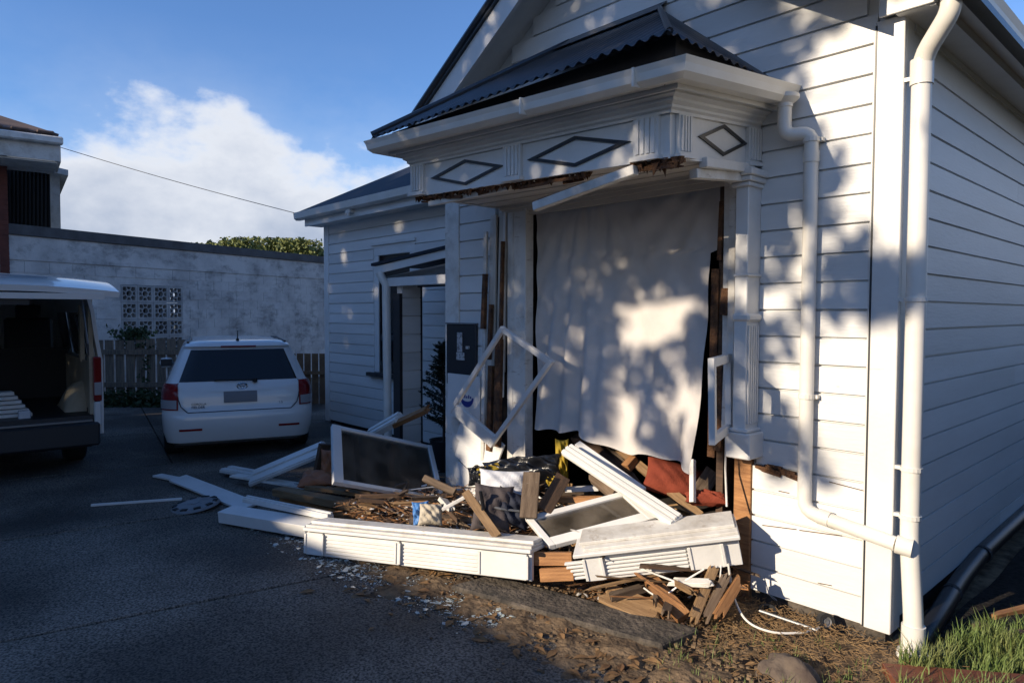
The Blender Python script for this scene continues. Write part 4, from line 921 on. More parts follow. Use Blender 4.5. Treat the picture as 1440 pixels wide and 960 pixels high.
# fallen leaves, each one its own object, three shapes shared
def leaf_mesh(i):
    rn = random.Random(40+i); mb = MB(); w = [0, .45, .8, 1, .8, .4, 0]
    V = []
    for j, k in enumerate(w):
        t = j/6; V += [((t-.5)*.09, -k*.022, .012*abs(math.sin(3*t))+.008*k), ((t-.5)*.09, 0, .010*math.sin(2.5*t)), ((t-.5)*.09, k*.022, .014*math.sin(3.1*t)+.006*k*rn.uniform(.4, 1.6))]
    F = []
    for j in range(6): F += [(3*j, 3*j+3, 3*j+4, 3*j+1), (3*j+1, 3*j+4, 3*j+5, 3*j+2)]
    return mb.add(V, F).mesh('dry_leaf', DRYL)
lm = [leaf_mesh(i) for i in range(3)]; rn = random.Random(12)
for i in range(290):
    if i < 190:
        t = rn.random(); x = -2.6+2.6*t+rn.gauss(0, .12); y = -1.42+.32*t+rn.gauss(0, .20)
    else: x = rn.uniform(-1.6, .6); y = rn.uniform(-1.5, -.5)
    o = link('dry_leaf', lm[i % 3]); s_ = rn.uniform(.4, 1.15); o.scale = (s_, s_*rn.uniform(.7, 1.1), s_*rn.uniform(.25, .7))
    o.location = (x, y, -.044 if y < -1.05 else -.05); o.rotation_euler = (rn.uniform(-.14, .14), rn.uniform(-.14, .14), rn.uniform(0, 6.28))
    tag(o, 'curled brown leaf lying along the driveway edge before the bay', 'leaf', 'dry leaves along the driveway edge')
# broken glass
def shard_mesh(i):
    rn = random.Random(80+i); k = rn.choice((3, 4, 5)); P_ = [(rn.uniform(.4, 1)*.022*math.cos(6.283*j/k+rn.uniform(-.4, .4)), rn.uniform(.4, 1)*.022*math.sin(6.283*j/k+rn.uniform(-.4, .4))) for j in range(k)]
    return MB().prism(P_, lambda p, q, t: (p, q, t), 0, .003).mesh('glass_shard', SHARD)
sm = [shard_mesh(i) for i in range(6)]
for i in range(290):
    t = rn.random()**.8; x = -4.0+2.5*t+rn.gauss(0, .10); y = -1.48+.2*t+rn.gauss(0, .10)-.12*math.sin(3*t)
    o = link('glass_shard', sm[i % 6]); s_ = rn.uniform(.35, 1.5); o.scale = (s_, s_, 1); o.location = (x, y, -.047); o.rotation_euler = (rn.uniform(-.2, .2), rn.uniform(-.2, .2), rn.uniform(0, 6.28))
    tag(o, 'pale broken window glass shard scattered in front of the fluted panel', 'glass shard', 'broken glass on the driveway')
gd = MB()
for i in range(2600):
    t = rn.random()**.8; x = -3.9+2.4*t+rn.gauss(0, .10); y = -1.50+.2*t+rn.gauss(0, .09)-.12*math.sin(3*t); s_ = rn.uniform(.002, .007); a = rn.uniform(0, 6.28)
    gd.add([(x+s_*math.cos(a), y+s_*math.sin(a), -.047), (x+s_*math.cos(a+2), y+s_*math.sin(a+2), -.045), (x+s_*math.cos(a+4), y+s_*math.sin(a+4), -.044)], [(0,1,2)])
o = gd.build('glass_crumbs', SHARD); o['kind'] = 'stuff'; tag(o, 'glittering crumbs of window glass among the shards', 'glass')
# ================================================================== potted conifer in the porch
pc = pZ(607, 652, -.02); pc = Vector((-4.50, .55, -.02))
pot = thing('potted_conifer', 'dark potted conifer standing in the porch', 'potted plant', pc)
MB().lathe([(.0, 0), (.14, 0), (.17, .36), (.18, .38), (.165, .38), (.15, .34), (0, .34)], 20).build('pot', PLAS, pot, smooth=True)
MB().tube([(0, 0, .3), (.01, 0, 1.0), (0, .01, 1.6)], [.018, .012, .004], 8).build('trunk', BARK, pot)
fo = MB(); rn = random.Random(31)
for i in range(150):
    z = .45+1.1*(i/150)**.9; a = rn.uniform(0, 6.28); ln = (.30*(1-(z-.45)/1.25)+.05)*rn.uniform(.7, 1.2); tip = Vector((math.cos(a)*ln, math.sin(a)*ln, z+ln*.5))
    fo.tube([(0, 0, z), tip], .004, 4, False)
    for j in range(60):
        t = rn.uniform(.1, 1); c = Vector((0, 0, z)).lerp(tip, t); d = Vector((rn.uniform(-1, 1), rn.uniform(-1, 1), rn.uniform(-.3, 1))).normalized()*rn.uniform(.02, .045); s_ = d.cross(Vector((rn.random(), rn.random(), rn.random()))).normalized()*.009
        fo.add([c-s_, c+s_, c+d], [(0,1,2)])
fo.build('foliage', LEAFG, pot)
pot.scale = (.86, .86, .86)
# ================================================================== vehicles
def rounded(w, r, f, c, cf, n=7):
    """plan outline, rear at y=r, front at y=f; half width w; corner radii c (rear), cf (front)"""
    P_ = []
    for k in range(n): a = math.pi/2*k/(n-1); P_.append((w-c+c*math.sin(a), r+c-c*math.cos(a)))
    for k in range(n): a = math.pi/2*k/(n-1); P_.append((w-cf+cf*math.cos(a), f-cf+cf*math.sin(a)))
    return P_+[(-x, y) for x, y in reversed(P_)]
CARZ = [  # z, half width, rear y, front y, rear corner, front corner
 (.17,.72,.16,4.15,.16,.3),(.22,.80,.06,4.28,.20,.35),(.34,.835,.012,4.34,.24,.4),(.48,.8475,.0,4.36,.26,.4),(.565,.8475,.015,4.36,.26,.4),(.60,.845,.045,4.35,.26,.4),
 (.74,.84,.06,4.30,.26,.42),(.84,.83,.085,4.2,.25,.45),(.885,.815,.11,4.0,.25,.5),(.915,.785,.135,3.35,.24,.3),(1.05,.735,.22,3.05,.24,.3),(1.2,.675,.315,2.75,.24,.3),(1.285,.64,.37,2.55,.22,.3),
 (1.315,.62,.345,2.5,.20,.3),(1.345,.585,.37,2.42,.2,.3),(1.375,.52,.55,2.3,.2,.3),(1.395,.40,.95,2.0,.2,.3)]
def cint(z):
    for a, b in zip(CARZ, CARZ[1:]):
        if a[0] <= z <= b[0]:
            t = (z-a[0])/(b[0]-a[0]); return [p+(q-p)*t for p, q in zip(a, b)]
    return CARZ[-1]
def rear_y(x, z):
    _, w, r, f, c, cf = cint(z); e = max(0, abs(x)-(w-c))/c; e = min(e, 1); return r+c-c*math.sqrt(max(0, 1-e*e))
def rpatch(x0, x1, z0, z1, nx=14, nz=6, off=.006, fx=None):
    def f_(u, v):
        z = z0+(z1-z0)*v; a, b = (x0, x1) if fx is None else fx(v); x = a+(b-a)*u
        w = cint(z)[1]; x = max(-w*.999, min(w*.999, x))
        nx_ = max(0, abs(x)-(w-cint(z)[4]))/cint(z)[4]
        return (x+math.copysign(off*nx_, x), rear_y(x, z)-off*math.sqrt(max(0, 1-nx_*nx_)), z)
    return MB().grid(f_, nx, nz)
def loc_on(az, x, y, dep): pass
caz = R_(-72.0)
cpos = pZ(240, 648, -.05)     # left rear tyre contact
ex_ = Vector((math.cos(caz), -math.sin(caz), 0)); hd_ = Vector((math.sin(caz), math.cos(caz), 0))
corg = Vector((cpos.x, cpos.y, -.05))+ex_*.74-hd_*.18
car = thing('station_wagon', 'white station wagon parked beside the entry wing', 'car'); CRZ = -caz; car.location = corg; car.scale = (.975, .975, .975); car.rotation_euler = (0, 0, CRZ)
V = []; F = []; npt = None
for row in CARZ:
    P_ = rounded(*row[1:]); npt = len(P_); V += [(x, y, row[0]) for x, y in P_]
for i in range(len(CARZ)-1): F += [(i*npt+k, i*npt+(k+1) % npt, (i+1)*npt+(k+1) % npt, (i+1)*npt+k) for k in range(npt)]
F += [tuple(range((len(CARZ)-1)*npt, len(CARZ)*npt)), tuple(reversed(range(npt)))]
body = MB().add(V, F).build('body', CARW, car, smooth=True)
tg = rpatch(-.655, .655, .57, .905, 20, 8, .004, lambda v: (-.56-.10*min(1, v*2.2), .56+.10*min(1, v*2.2))).build('tailgate', CARW, car, smooth=True)
rpatch(-.62, .62, .915, 1.275, 20, 8, .005, lambda v: (-.655+.13*v, .655-.13*v)).build('rear_window', GLASSD, car, smooth=True)
rpatch(-.2, .2, 1.30, 1.322, 8, 2, .008).build('brake_light', REDL, car)
seam = MB()
for s_ in (-1, 1):
    pts_ = [(s_*.665, .905), (s_*.665, .72), (s_*.64, .64), (s_*.57, .572)]
    seam.tube([(x, rear_y(x, z)-.002, z) for x, z in pts_], .006, 6)
seam.tube([(x, rear_y(x, .571)-.002, .571) for x in np.linspace(-.57, .57, 12)], .006, 6)
seam.build('tailgate_seam', BLACKT, tg)
for s_ in (-1, 1):
    lt = rpatch(0, 0, .60, .90, 10, 8, .010, lambda v, s_=s_: (s_*(.665+.0*v), s_*(.85-.02*v))).build('tail_light', REDL, car, smooth=True)
    rpatch(0, 0, .615, .715, 10, 3, .014, lambda v, s_=s_: (s_*.68, s_*.84)).build('clear_lens', CLRL, lt, smooth=True)
    rpatch(0, 0, .36, .385, 8, 2, .008, lambda v, s_=s_: (s_*.42, s_*.66)).build('reflector', REDL, car)
    # side glass
    def sg_(u, v, s_=s_):
        z = .93+.33*v; y = .62+.28*v+(2.55-.35*v)*u; w = cint(z)[1]; return (s_*(w+.004), y, z)
    MB().grid(sg_, 8, 4).build('side_window', GLASSD, car)
    MB().tube([(s_*.56, .52, 1.36), (s_*.53, 1.2, 1.392), (s_*.54, 2.0, 1.37)], .014, 8).build('roof_rail', BLACKT, car)
    mir = MB().lathe([(0, -.09), (.06, -.08), (.085, 0), (.06, .08), (0, .09)], 14).build('mirror', CARW, car, smooth=True); mir.scale = (1.15, .7, .85); mir.location = (s_*.875, 2.75, .98)
    MB().obox((s_*.875, 2.685, .98), (.075, 0, 0), (0, .006, 0), (0, 0, .05)).build('mirror_glass', PLAS, car)
    MB().tube([(s_*.74, 2.80, .95), (s_*.84, 2.77, .965)], .022, 8).build('mirror_stalk', CARW, car)
    for y in (.72, 3.35):
        whl = thing('wheel', '', '', (s_*.735, y, .30)); del whl['label'], whl['category']; whl.parent = car; whl.rotation_euler = (0, math.pi/2, 0)
        MB().lathe([(.18, -.10), (.28, -.10), (.30, -.08), (.30, .08), (.28, .10), (.18, .10)], 28).build('tyre', RUB, whl, smooth=True)
        MB().lathe([(0, .06), (.06, .075), (.18, .085), (.185, .0), (.18, -.08), (0, -.06)], 20).build('rim', STEEL, whl, smooth=True)
MB().box((-.72, .35, .12), (.72, 4.0, .20)).build('underbody', RUB, car)
pl_ = rpatch(-.185, .185, .665, .795, 4, 3, .016).build('number_plate', PLATE, car)
rpatch(-.35, .35, .80, .81, 8, 1, .016).build('plate_garnish', CARW, car)
MB().tube([(-.28, .118, .928), (-.02, .10, .925), (.16, .095, .918)], .011, 8).lathe([(0, -.02), (.028, -.02), (.028, .02), (0, .02)], 12, (.165, .10, .915)).build('rear_wiper', RUB, car)
MB().tube([(.0, .55, 1.375), (.0, .47, 1.50)], [.008, .004], 8).lathe([(0, 0), (.022, 0), (.015, .03), (0, .035)], 12, (0, .55, 1.37)).build('aerial', RUB, car)
def ring(rx, rz_, cx, cz, r=.006):
    return [(cx+rx*math.cos(t), rear_y(0, .853)-.012, cz+rz_*math.sin(t)) for t in np.linspace(0, 2*math.pi, 25)]
bd = MB(); bd.tube(ring(.055, .038, .02, .853), .007, 6); bd.tube(ring(.018, .032, .02, .853), .0055, 6); bd.tube(ring(.036, .014, .02, .868), .0055, 6)
bd.build('badge', CHROME, car)
def text_mesh(s, size):
    cu_ = bpy.data.curves.new('t', 'FONT'); cu_.body = s; cu_.size = size; cu_.extrude = .0015; cu_.align_x = 'LEFT'
    ob = bpy.data.objects.new('t', cu_); COL.objects.link(ob); dg = bpy.context.evaluated_depsgraph_get()
    me = bpy.data.meshes.new_from_object(ob.evaluated_get(dg)); bpy.data.objects.remove(ob); return me
for s, sz, x, z in (('COROLLA', .034, -.53, .652), ('FIELDER', .040, -.53, .615), ('1.5', .036, .43, .632)):
    me = text_mesh(s, sz); me.materials.clear(); me.materials.append(PLAS)
    o = link('lettering', me, car); o.location = (x, rear_y(x, z)-.010, z); o.rotation_euler = (math.pi/2, 0, 0)
# ---- van with its tailgate up
vaz = R_(-86.5); vex = Vector((math.cos(vaz), -math.sin(vaz), 0)); vhd = Vector((math.sin(vaz), math.cos(vaz), 0))
vr = pD(141, 590, 7.15); vorg = Vector((vr.x, vr.y, -.05))-vex*.85
van = thing('white_van', 'white van with its tailgate raised and its load bay open', 'van', vorg+Vector((0, 0, .06)), -vaz)
VP = [(.845,.36),(.85,.70),(.85,1.12),(.815,1.35),(.785,1.62),(.745,1.80),(.66,1.90),(.45,1.945),(0,1.96)]
ST = [0,.06,.20,.62,.75,1.75,1.95,2.9,3.1,3.9,4.3]
vb = MB(); V = []; F = []
full = VP+[(-x, z) for x, z in reversed(VP[:-1])]; nf = len(full)
for j, y in enumerate(ST):
    k = 1 if y < 3.5 else .93
    for x, z in full: V.append((x*k, y, z if y < 3.8 else min(z, 1.0)))
for j in range(len(ST)-1):
    for i in range(nf-1):
        top = i in (2, 3) or i in (nf-4, nf-5)
        if top and (j in (2, 4, 6)): continue          # window openings
        F.append((j*nf+i, j*nf+i+1, (j+1)*nf+i+1, (j+1)*nf+i))
shell = vb.add(V, F).build('body', CARW, van, smooth=True, solid=.035)
for s_ in (-1, 1):
    for (y0, y1, nm) in ((.20, .62, 'a'), (.75, 1.75, 'b'), (1.95, 2.9, 'c')):
        MB().add([(s_*.845, y0, 1.12), (s_*.845, y1, 1.12), (s_*.78, y1, 1.62), (s_*.78, y0, 1.62)], [(0,1,2,3)]).build('side_window', PANE, van)
    MB().add([(s_*.79, .10, .60), (s_*.79, 3.0, .60), (s_*.79, 3.0, 1.10), (s_*.79, .10, 1.10)], [(0,1,2,3)]).build('side_trim', TRIMB, van, solid=.01)
    MB().box((s_*.79-.02, .06, .56), (s_*.79+.02, .20, 1.78)).box((s_*.785-.02, .63, 1.08), (s_*.785+.02, .74, 1.70)).build('pillar', TRIMB, van)
    wa = MB().grid(lambda u, v, s_=s_: (s_*(.78-.20*math.sin(v*math.pi/2)), .35+.75*u, .56+.30*math.sin(u*math.pi)*math.cos(v*math.pi/2)), 12, 4).build('wheel_arch', TRIMB, van, smooth=True)
    tl = MB().box((s_*.855-.06, -.03, .70), (s_*.855+.012, .10, 1.16)).build('tail_light', REDL, van, bevel=.01)
    MB().box((s_*.855-.055, -.034, .76), (s_*.855+.016, .095, .90)).build('clear_lens', CLRL, tl, bevel=.008)
    MB().box((s_*.845-.05, -.035, .44), (s_*.845+.012, .10, .695)).build('corner_panel', CARW, van, bevel=.012)
    MB().tube([(s_*.72, .05, 1.74), (s_*.74, -.10, 1.30), (s_*.76, .02, 1.18)], .010, 8).build('gas_strut', STEEL, van)
    for y in (.98, 3.5):
        whl = thing('wheel', '', '', (s_*.72, y, .25)); del whl['label'], whl['category']; whl.parent = van; whl.rotation_euler = (0, math.pi/2, 0)
        MB().lathe([(.18, -.10), (.29, -.10), (.31, -.08), (.31, .08), (.29, .10), (.18, .10)], 28).build('tyre', RUB, whl, smooth=True)
        MB().lathe([(0, .06), (.18, .085), (.18, -.08), (0, -.06)], 20).build('rim', STEEL, whl, smooth=True)
MB().box((-.80, .02, .50), (.80, 4.2, .555)).box((-.8, 3.9, .5), (.8, 3.95, 1.0)).build('load_floor', PLAS, van)
MB().box((-.84, -.07, .25), (.84, .06, .49)).box((-.8, .06, .22), (.8, 4.1, .40)).build('bumper', PLAS, van, bevel=.02)
MB().box((-.78, -.02, .4955), (.78, .03, .515)).build('sill_plate', STEEL, van)
MB().box((-.80, 2.05, .56), (.80, 2.12, 1.18)).build('partition', RUB, van)
for s_ in (-.42, .42):
    se = MB().box((s_-.26, 2.2, .6), (s_+.26, 2.75, .95)).obox((s_, 2.28, 1.22), (.25, 0, 0), (0, .07, 0), (0, .05, .33)).obox((s_, 2.30, 1.62), (.13, 0, 0), (0, .05, 0), (0, .01, .10)).build('seat', RUB, van, bevel=.03)
MB().add([(-.74, 3.95, 1.02), (.74, 3.95, 1.02), (.68, 3.35, 1.80), (-.68, 3.35, 1.80)], [(0,1,2,3)]).build('windscreen', PANE, van)
tgt = thing('tailgate', '', '', (0, .02, 1.89)); del tgt['label'], tgt['category']; tgt.parent = van; tgt.rotation_euler = (R_(6), 0, 0)
MB().grid(lambda u, v: ((2*u-1)*(.78+.05*min(1, v*2.5)), -1.32*v, .045*(1-(2*u-1)**2)+.035*math.sin(v*3.1)-.05*max(0, v-.85)*4*(.1)), 16, 10).build('tailgate_skin', CARW, tgt, smooth=True, solid=.05)
MB().box((-.62, -.60, .072), (.62, -.12, .085)).build('tailgate_window', GLASSD, tgt, bevel=.01)
MB().box((-.18, -1.30, -.075), (.18, -1.18, -.03)).build('plate_recess', PLAS, tgt)
MB().box((-.72, -1.335, -.02), (.72, -1.322, .03)).build('tailgate_edge', CARW, tgt)
for i in range(7):
    plank('load_board', van.matrix_world @ Vector((0, 0, 0)) if False else vorg+vex*(-.62+.02*i)+vhd*.35+Vector((0, 0, .585+.045*i)), vorg+vex*(.32-.03*i)+vhd*.42+Vector((0, 0, .585+.045*i)), .16, .035, WHITE, 'white board stacked across the load floor of the van', 'board', group='boards stacked in the van')
tag(MB().obox(vorg+vex*.22+vhd*.22+Vector((0,0,.63)), vex*.05, vhd*.05, Vector((0,0,.06))).build('tool_box', PILLOW, None, bevel=.008), 'small pale tool box on the van load floor', 'box')
# ================================================================== boundary wall, fence, neighbours
waz = R_(-20.); wd = Vector((math.sin(waz), math.cos(waz), 0)); wn = Vector((wd.y, -wd.x, 0))   # wn towards us
w0 = pD(18, 440, 11.5); w0 = Vector((w0.x, w0.y, 0)); ZT = 2.93
def wl(px): # distance along the wall where a sight line at column px meets it
    d = ray(px, 440); d = Vector((d.x, d.y, 0)); o = Vector((CAM.x, CAM.y, 0))-w0
    return -( (o.x*d.y-o.y*d.x) / (d.x*wd.y-d.y*wd.x) )*-1 if False else ((o.x*d.y-o.y*d.x)/(wd.x*d.y-wd.y*d.x))
wall = thing('block_wall', 'long mould stained painted concrete block wall behind the fence', 'wall', w0, math.atan2(wd.y, wd.x))
# local: x along wd, y away from us (left of wd), z up
LW = wl(470)+1.0
g0, g1 = wl(171), wl(258); gz1 = 1.63+(440-402)/FPX*((pD(171,440,1)-CAM).dot(fw))*0
depg = lambda s: (w0+wd*s-CAM).dot(fw)
GZ1 = CAM.z+(440-401)/FPX*depg(g0); CELL = (g1-g0)/4; GZ0 = GZ1-4*CELL
MB().box((-.2, .012, -.1), (g0, .18, ZT)).box((g1, .012, -.1), (LW, .18, ZT)).box((g0, .012, -.1), (g1, .18, GZ0)).box((g0, .012, GZ1), (g1, .18, ZT)).build('wall_core', BLOCK, wall)
bm_ = MB().box((.003, .002, .003), (.397, .0115, .197)).mesh('block', BLOCK)
lint = MB().box((-.2, -.012, ZT-.42), (LW, .0115, ZT-.02)).build('bond_beam', BLOCK, wall)
row = 0; z = ZT-.43-.2
while z > -.1:
    x = -.2-(.2 if row % 2 else 0)
    while x < LW-.1:
        if not (x+.4 > g0-.02 and x < g1+.02 and z+.2 > GZ0-.05 and z < GZ1+.05):
            o = link('block', bm_, wall); o.location = (x, random.uniform(-.003, .002), z)
        x += .4
    z -= .2; row += 1
MB().box((-.25, -.05, ZT), (LW, .22, ZT+.17)).build('wall_capping', CAPM, wall)
# pierced screen blocks
sb = MB(); s = CELL; e = .10*s
def cellbar(a, b, w): sb.beam((a[0]*s, .06, a[1]*s), (b[0]*s, .06, b[1]*s), .11, w*s, (0, 0, 1) if abs(a[1]-b[1]) < .01 else (1, 0, 0))
for a, b in (((0,.06),(1,.06)), ((0,.94),(1,.94)), ((.06,.12),(.06,.88)), ((.94,.12),(.94,.88))): cellbar(a, b, .12)
n_ = 20; ringp = [(.5*s+.20*s*math.cos(2*math.pi*k/n_), .20*s*math.sin(2*math.pi*k/n_)+.5*s) for k in range(n_+1)]
for k in range(n_): sb.beam((ringp[k][0], .06, ringp[k][1]), (ringp[k+1][0], .06, ringp[k+1][1]), .10, .07*s, (ringp[k][0]-.5*s, 0, ringp[k][1]-.5*s))
for k in range(8):
    a = math.pi/4*k+.39; sb.beam((.5*s+.21*s*math.cos(a), .06, .5*s+.21*s*math.sin(a)), (.5*s+.45*s*math.cos(a), .06, .5*s+.45*s*math.sin(a)), .09, .06*s, (0, 1, 0) if False else (-math.sin(a), 0, math.cos(a)))
SCREENM = pm('screen_block_paint', (.42, .42, .41), .85, (.25, .25, .25), 3., 1, coord='World')
sbm = sb.mesh('screen_block', SCREENM)
for i in range(4):
    for j in range(4):
        o = link('screen_block', sbm, wall); o.location = (g0+i*CELL, .0, GZ0+j*CELL); o.scale = (.985, 1, .985)
MB().box((g0-.05, .6, GZ0-.4), (g1+.05, .65, GZ1+.4)).build('screen_shade_sheet', DARK, wall)  # near-black sheet stands in for the unlit space behind the screen
# paling fence
FD = 12.6
fence = thing('paling_fence', 'weathered grey timber paling fence in front of the block wall', 'fence')
fe = rt.copy(); fe.z = 0; fe.normalize()
def fpt(px, z): p = pD(px, 440, FD); return Vector((p.x, p.y, z))
pxs = 138; i = 0; pw = 14.6
while pxs < 335:
    c = fpt(pxs, 0); h = 1.13+random.uniform(-.015, .02)
    mb = MB().obox((c.x, c.y, h/2-.04), fe*(.155/2), Vector((-fe.y, fe.x, 0))*.010, (random.uniform(-.006, .006), 0, h/2+.04))
    o = mb.build('paling', FENCE, fence, bevel=.003); pxs += pw
for z in (.3, .9): MB().beam(fpt(134, z)-fe.cross(Vector((0,0,1)))*-.03, fpt(340, z)-fe.cross(Vector((0,0,1)))*-.03, .04, .09).build('fence_rail', FENCE, fence)
fence2 = thing('low_paling_fence', 'lower brown paling fence with a rail beside the house corner', 'fence')
pxs = 400
while pxs < 470:
    c = fpt(pxs, 0); MB().obox((c.x, c.y, .40), fe*.058, Vector((-fe.y, fe.x, 0))*.010, (0, 0, .48)).build('paling', FENCEB, fence2, bevel=.003); pxs += 10.6
tocam2 = Vector((fe.y, -fe.x, 0))
MB().beam(fpt(396, .53)+tocam2*.05, fpt(474, .53)+tocam2*.05, .05, .06).build('fence_rail', FENCEB, fence2)
def leafmass(name, n, fn, size, mat, label, cat, seed, kind=True, parent=None):
    rn = random.Random(seed); P_ = np.zeros((n*4, 3))
    for i in range(n):
        c = Vector(fn(rn)); a = Vector((rn.gauss(0,1), rn.gauss(0,1), rn.gauss(0,1))).normalized(); b = a.cross(Vector((rn.gauss(0,1), rn.gauss(0,1), rn.gauss(0,1)))).normalized(); s_ = size*rn.uniform(.5, 1.4)
        for j, (p, q) in enumerate(((-.5, 0), (0, -.28), (.5, 0), (0, .28))): P_[i*4+j] = c+a*p*s_+b*q*s_
    me = bpy.data.meshes.new(name); me.vertices.add(n*4); me.vertices.foreach_set('co', P_.ravel()); me.loops.add(n*4); me.polygons.add(n)
    me.loops.foreach_set('vertex_index', np.arange(n*4)); me.polygons.foreach_set('loop_start', np.arange(0, n*4, 4)); me.polygons.foreach_set('loop_total', np.full(n, 4)); me.update(calc_edges=True)
    me.materials.append(mat); o = bpy.data.objects.new(name, me); COL.objects.link(o)
    if parent: o.parent = parent
    if kind: o['kind'] = 'stuff'
    if label: tag(o, label, cat)
    return o
def weedfn(rn):
    p = fpt(rn.uniform(140, 272), 0)+tocam2*rn.uniform(.05, .55); return (p.x, p.y, -.05+rn.random()**2*.28)
leafmass('weeds', 1500, weedfn, .09, WEED, 'low green weeds along the foot of the paling fence', 'weeds', 51)
cr = thing('creeper', 'green creeper climbing over the fence top at the screen blocks', 'plant', fpt(183, 0))
MB().tube([(0, 0, -.05), (.02, .05, .6), (0, .1, 1.2)], .012, 6).build('stem', BARK, cr)
leafmass('foliage', 420, lambda rn: (fe*rn.gauss(0, .17)+tocam2*rn.uniform(-.25, .05)+Vector((0, 0, 1.22+rn.gauss(0, .07)))), .085, WEED, None, None, 52, False, cr)
leafmass('foliage', 130, lambda rn: (fe*(rn.gauss(0, .06)+.27)+tocam2*.04+Vector((0, 0, rn.uniform(0, 1.1)))), .07, WEED, None, None, 53, False, cr)
# neighbour's brick house at the left edge, with a dark clad extension
nb = thing('brick_house', 'two storey brick house with tiled eaves beyond the van', 'house')
nc = pD(15, 440, 11.35); nc = Vector((nc.x, nc.y, 0)); nfw = nc-CAM; nfw.z = 0; nfw.normalize(); n2 = Vector((-nfw.y, nfw.x, 0))     # depth runs away from us, n2 runs left of the corner
def nbp(s, d, z): p = nc+n2*s+nfw*d; return Vector((p.x, p.y, z))
def nbox(a, b):
    mb = MB(); V = [nbp(s, d, z) for z in (a[2], b[2]) for (s, d) in ((a[0], a[1]), (b[0], a[1]), (b[0], b[1]), (a[0], b[1]))]
    return mb.add(V, [(0,1,2,3),(7,6,5,4),(4,5,1,0),(5,6,2,1),(6,7,3,2),(7,4,0,3)])
bw = nbox((.0, 0, -.1), (.12, .3, 4.75)).build('brick_pier', BRICK, nb)
bmesh_ = None
for k in range(58):
    z = -.1+.083*k
    if z < 4.7: nbox((-.006, -.008, z+.006), (.126, -.0005, z+.078)).build('brick', BRICK, bw)
nbox((.122, .02, -.1), (3.5, 6, 4.75)).build('wall', WHITED, nb)
ZE = CAM.z+(440-187)/FPX*10.7
e0 = -.66
ev_ = nbox((e0, -.75, ZE-.42), (3.5, .3, ZE-.39)).build('eave_soffit', WHITED, nb)
nbox((e0-.02, -.80, ZE-.39), (3.5, -.76, ZE-.10)).build('fascia', WHITED, ev_); nbox((e0-.05, -.76, ZE-.39), (e0-.02, .3, ZE-.10)).build('fascia', WHITED, ev_)
nbox((e0-.08, -.93, ZE-.14), (3.5, -.805, ZE-.02)).build('gutter', WHITED, ev_, bevel=.02)
rfn = MB(); rfn.add([nbp(e0-.02, -.86, ZE), nbp(3.5, -.86, ZE), nbp(3.5, 2.5, ZE+1.5), nbp(e0+3.3, 2.5, ZE+1.5), nbp(e0-.02, 1.2, ZE)], [(0,1,2,3), (0,3,4)]); rfn = rfn.build('roof', TILE, nb, solid=.03)
for k in range(12): nbox((e0+.03+.33*k, -.90, ZE+.005), (e0+.33*k+.27, -.70, ZE+.06)).build('roof_tile', TILE, rfn, bevel=.02)
ext = thing('clad_extension', 'black corrugated clad upper storey with pale trim behind the block wall', 'building')
xd = 13.2
def xp(px, y, d=xd): return pD(px, y, d)
def slab(P4, nrm, t): 
    V = [Vector(p) for p in P4]+[Vector(p)+Vector(nrm)*t for p in P4]; return MB().add(V, [(0,1,2,3),(7,6,5,4),(0,4,5,1),(1,5,6,2),(2,6,7,3),(3,7,4,0)])
slab([xp(4, 345), xp(74, 345), xp(72, 240), xp(4, 222)], nfw, 3.).build('cladding', PLAS, ext)
for k in range(11):
    px_ = 13+5.6*k
    if px_ < 71: slab([xp(px_, 344, xd-.03), xp(px_+2.6, 344, xd-.03), xp(px_+2.6, 224+(px_-4)*.235, xd-.03), xp(px_, 224+(px_-4)*.235, xd-.03)], nfw, .03).build('rib', PLAS, ext)
slab([xp(72, 345, xd-.06), xp(86, 345, xd-.06), xp(84, 243, xd-.06), xp(70, 240, xd-.06)], nfw, .3).build('corner_board', WHITED, ext)
slab([xp(20, 231, xd-.25), xp(96, 247, xd-.25), xp(96, 239, xd-.25), xp(20, 221, xd-.25)], nfw, 3.2).build('fascia', WHITED, ext)
# overhead wire
a = nbp(e0-.03, -.5, ZE-.1); b = Vector((-8.80, 1.05, 3.14)); pts_ = [a.lerp(b, t/16)-Vector((0, 0, .03*math.sin(math.pi*t/16))) for t in range(17)]
tag(MB().tube(pts_, .006, 6).build('overhead_wire', CAPM, None), 'thin overhead wire from the brick house eave to the villa', 'wire')
# hedge tops beyond the wall, in the sun
for i in range(9):
    px_ = 288+19*i; c = pD(px_, 440, 24+random.uniform(-1, 1)); top = CAM.z+(440-[356, 351, 348, 347, 352, 356, 345, 349, 358][i])/FPX*24
    t = thing('conifer_tree', ['pale green conifer top showing over the block wall', 'ragged green conifer top over the wall beside the villa'][i > 4], 'tree', (c.x, c.y, -.1), group=['conifer row', 'conifer pair'][i > 4])
    MB().tube([(0, 0, 0), (0, 0, top*.9)], [.12, .03], 8).build('trunk', BARK, t)
    leafmass('crown', 3200, lambda rn: (lambda h, a, r: (r*math.cos(a), r*math.sin(a), h))(top*(.25+.82*rn.random()**.55), rn.uniform(0, 6.28), rn.random()**.6*.75*(1 if rn.random() < .8 else 1.25)*1.), .15, LEAFY, None, None, 60+i, False, t)
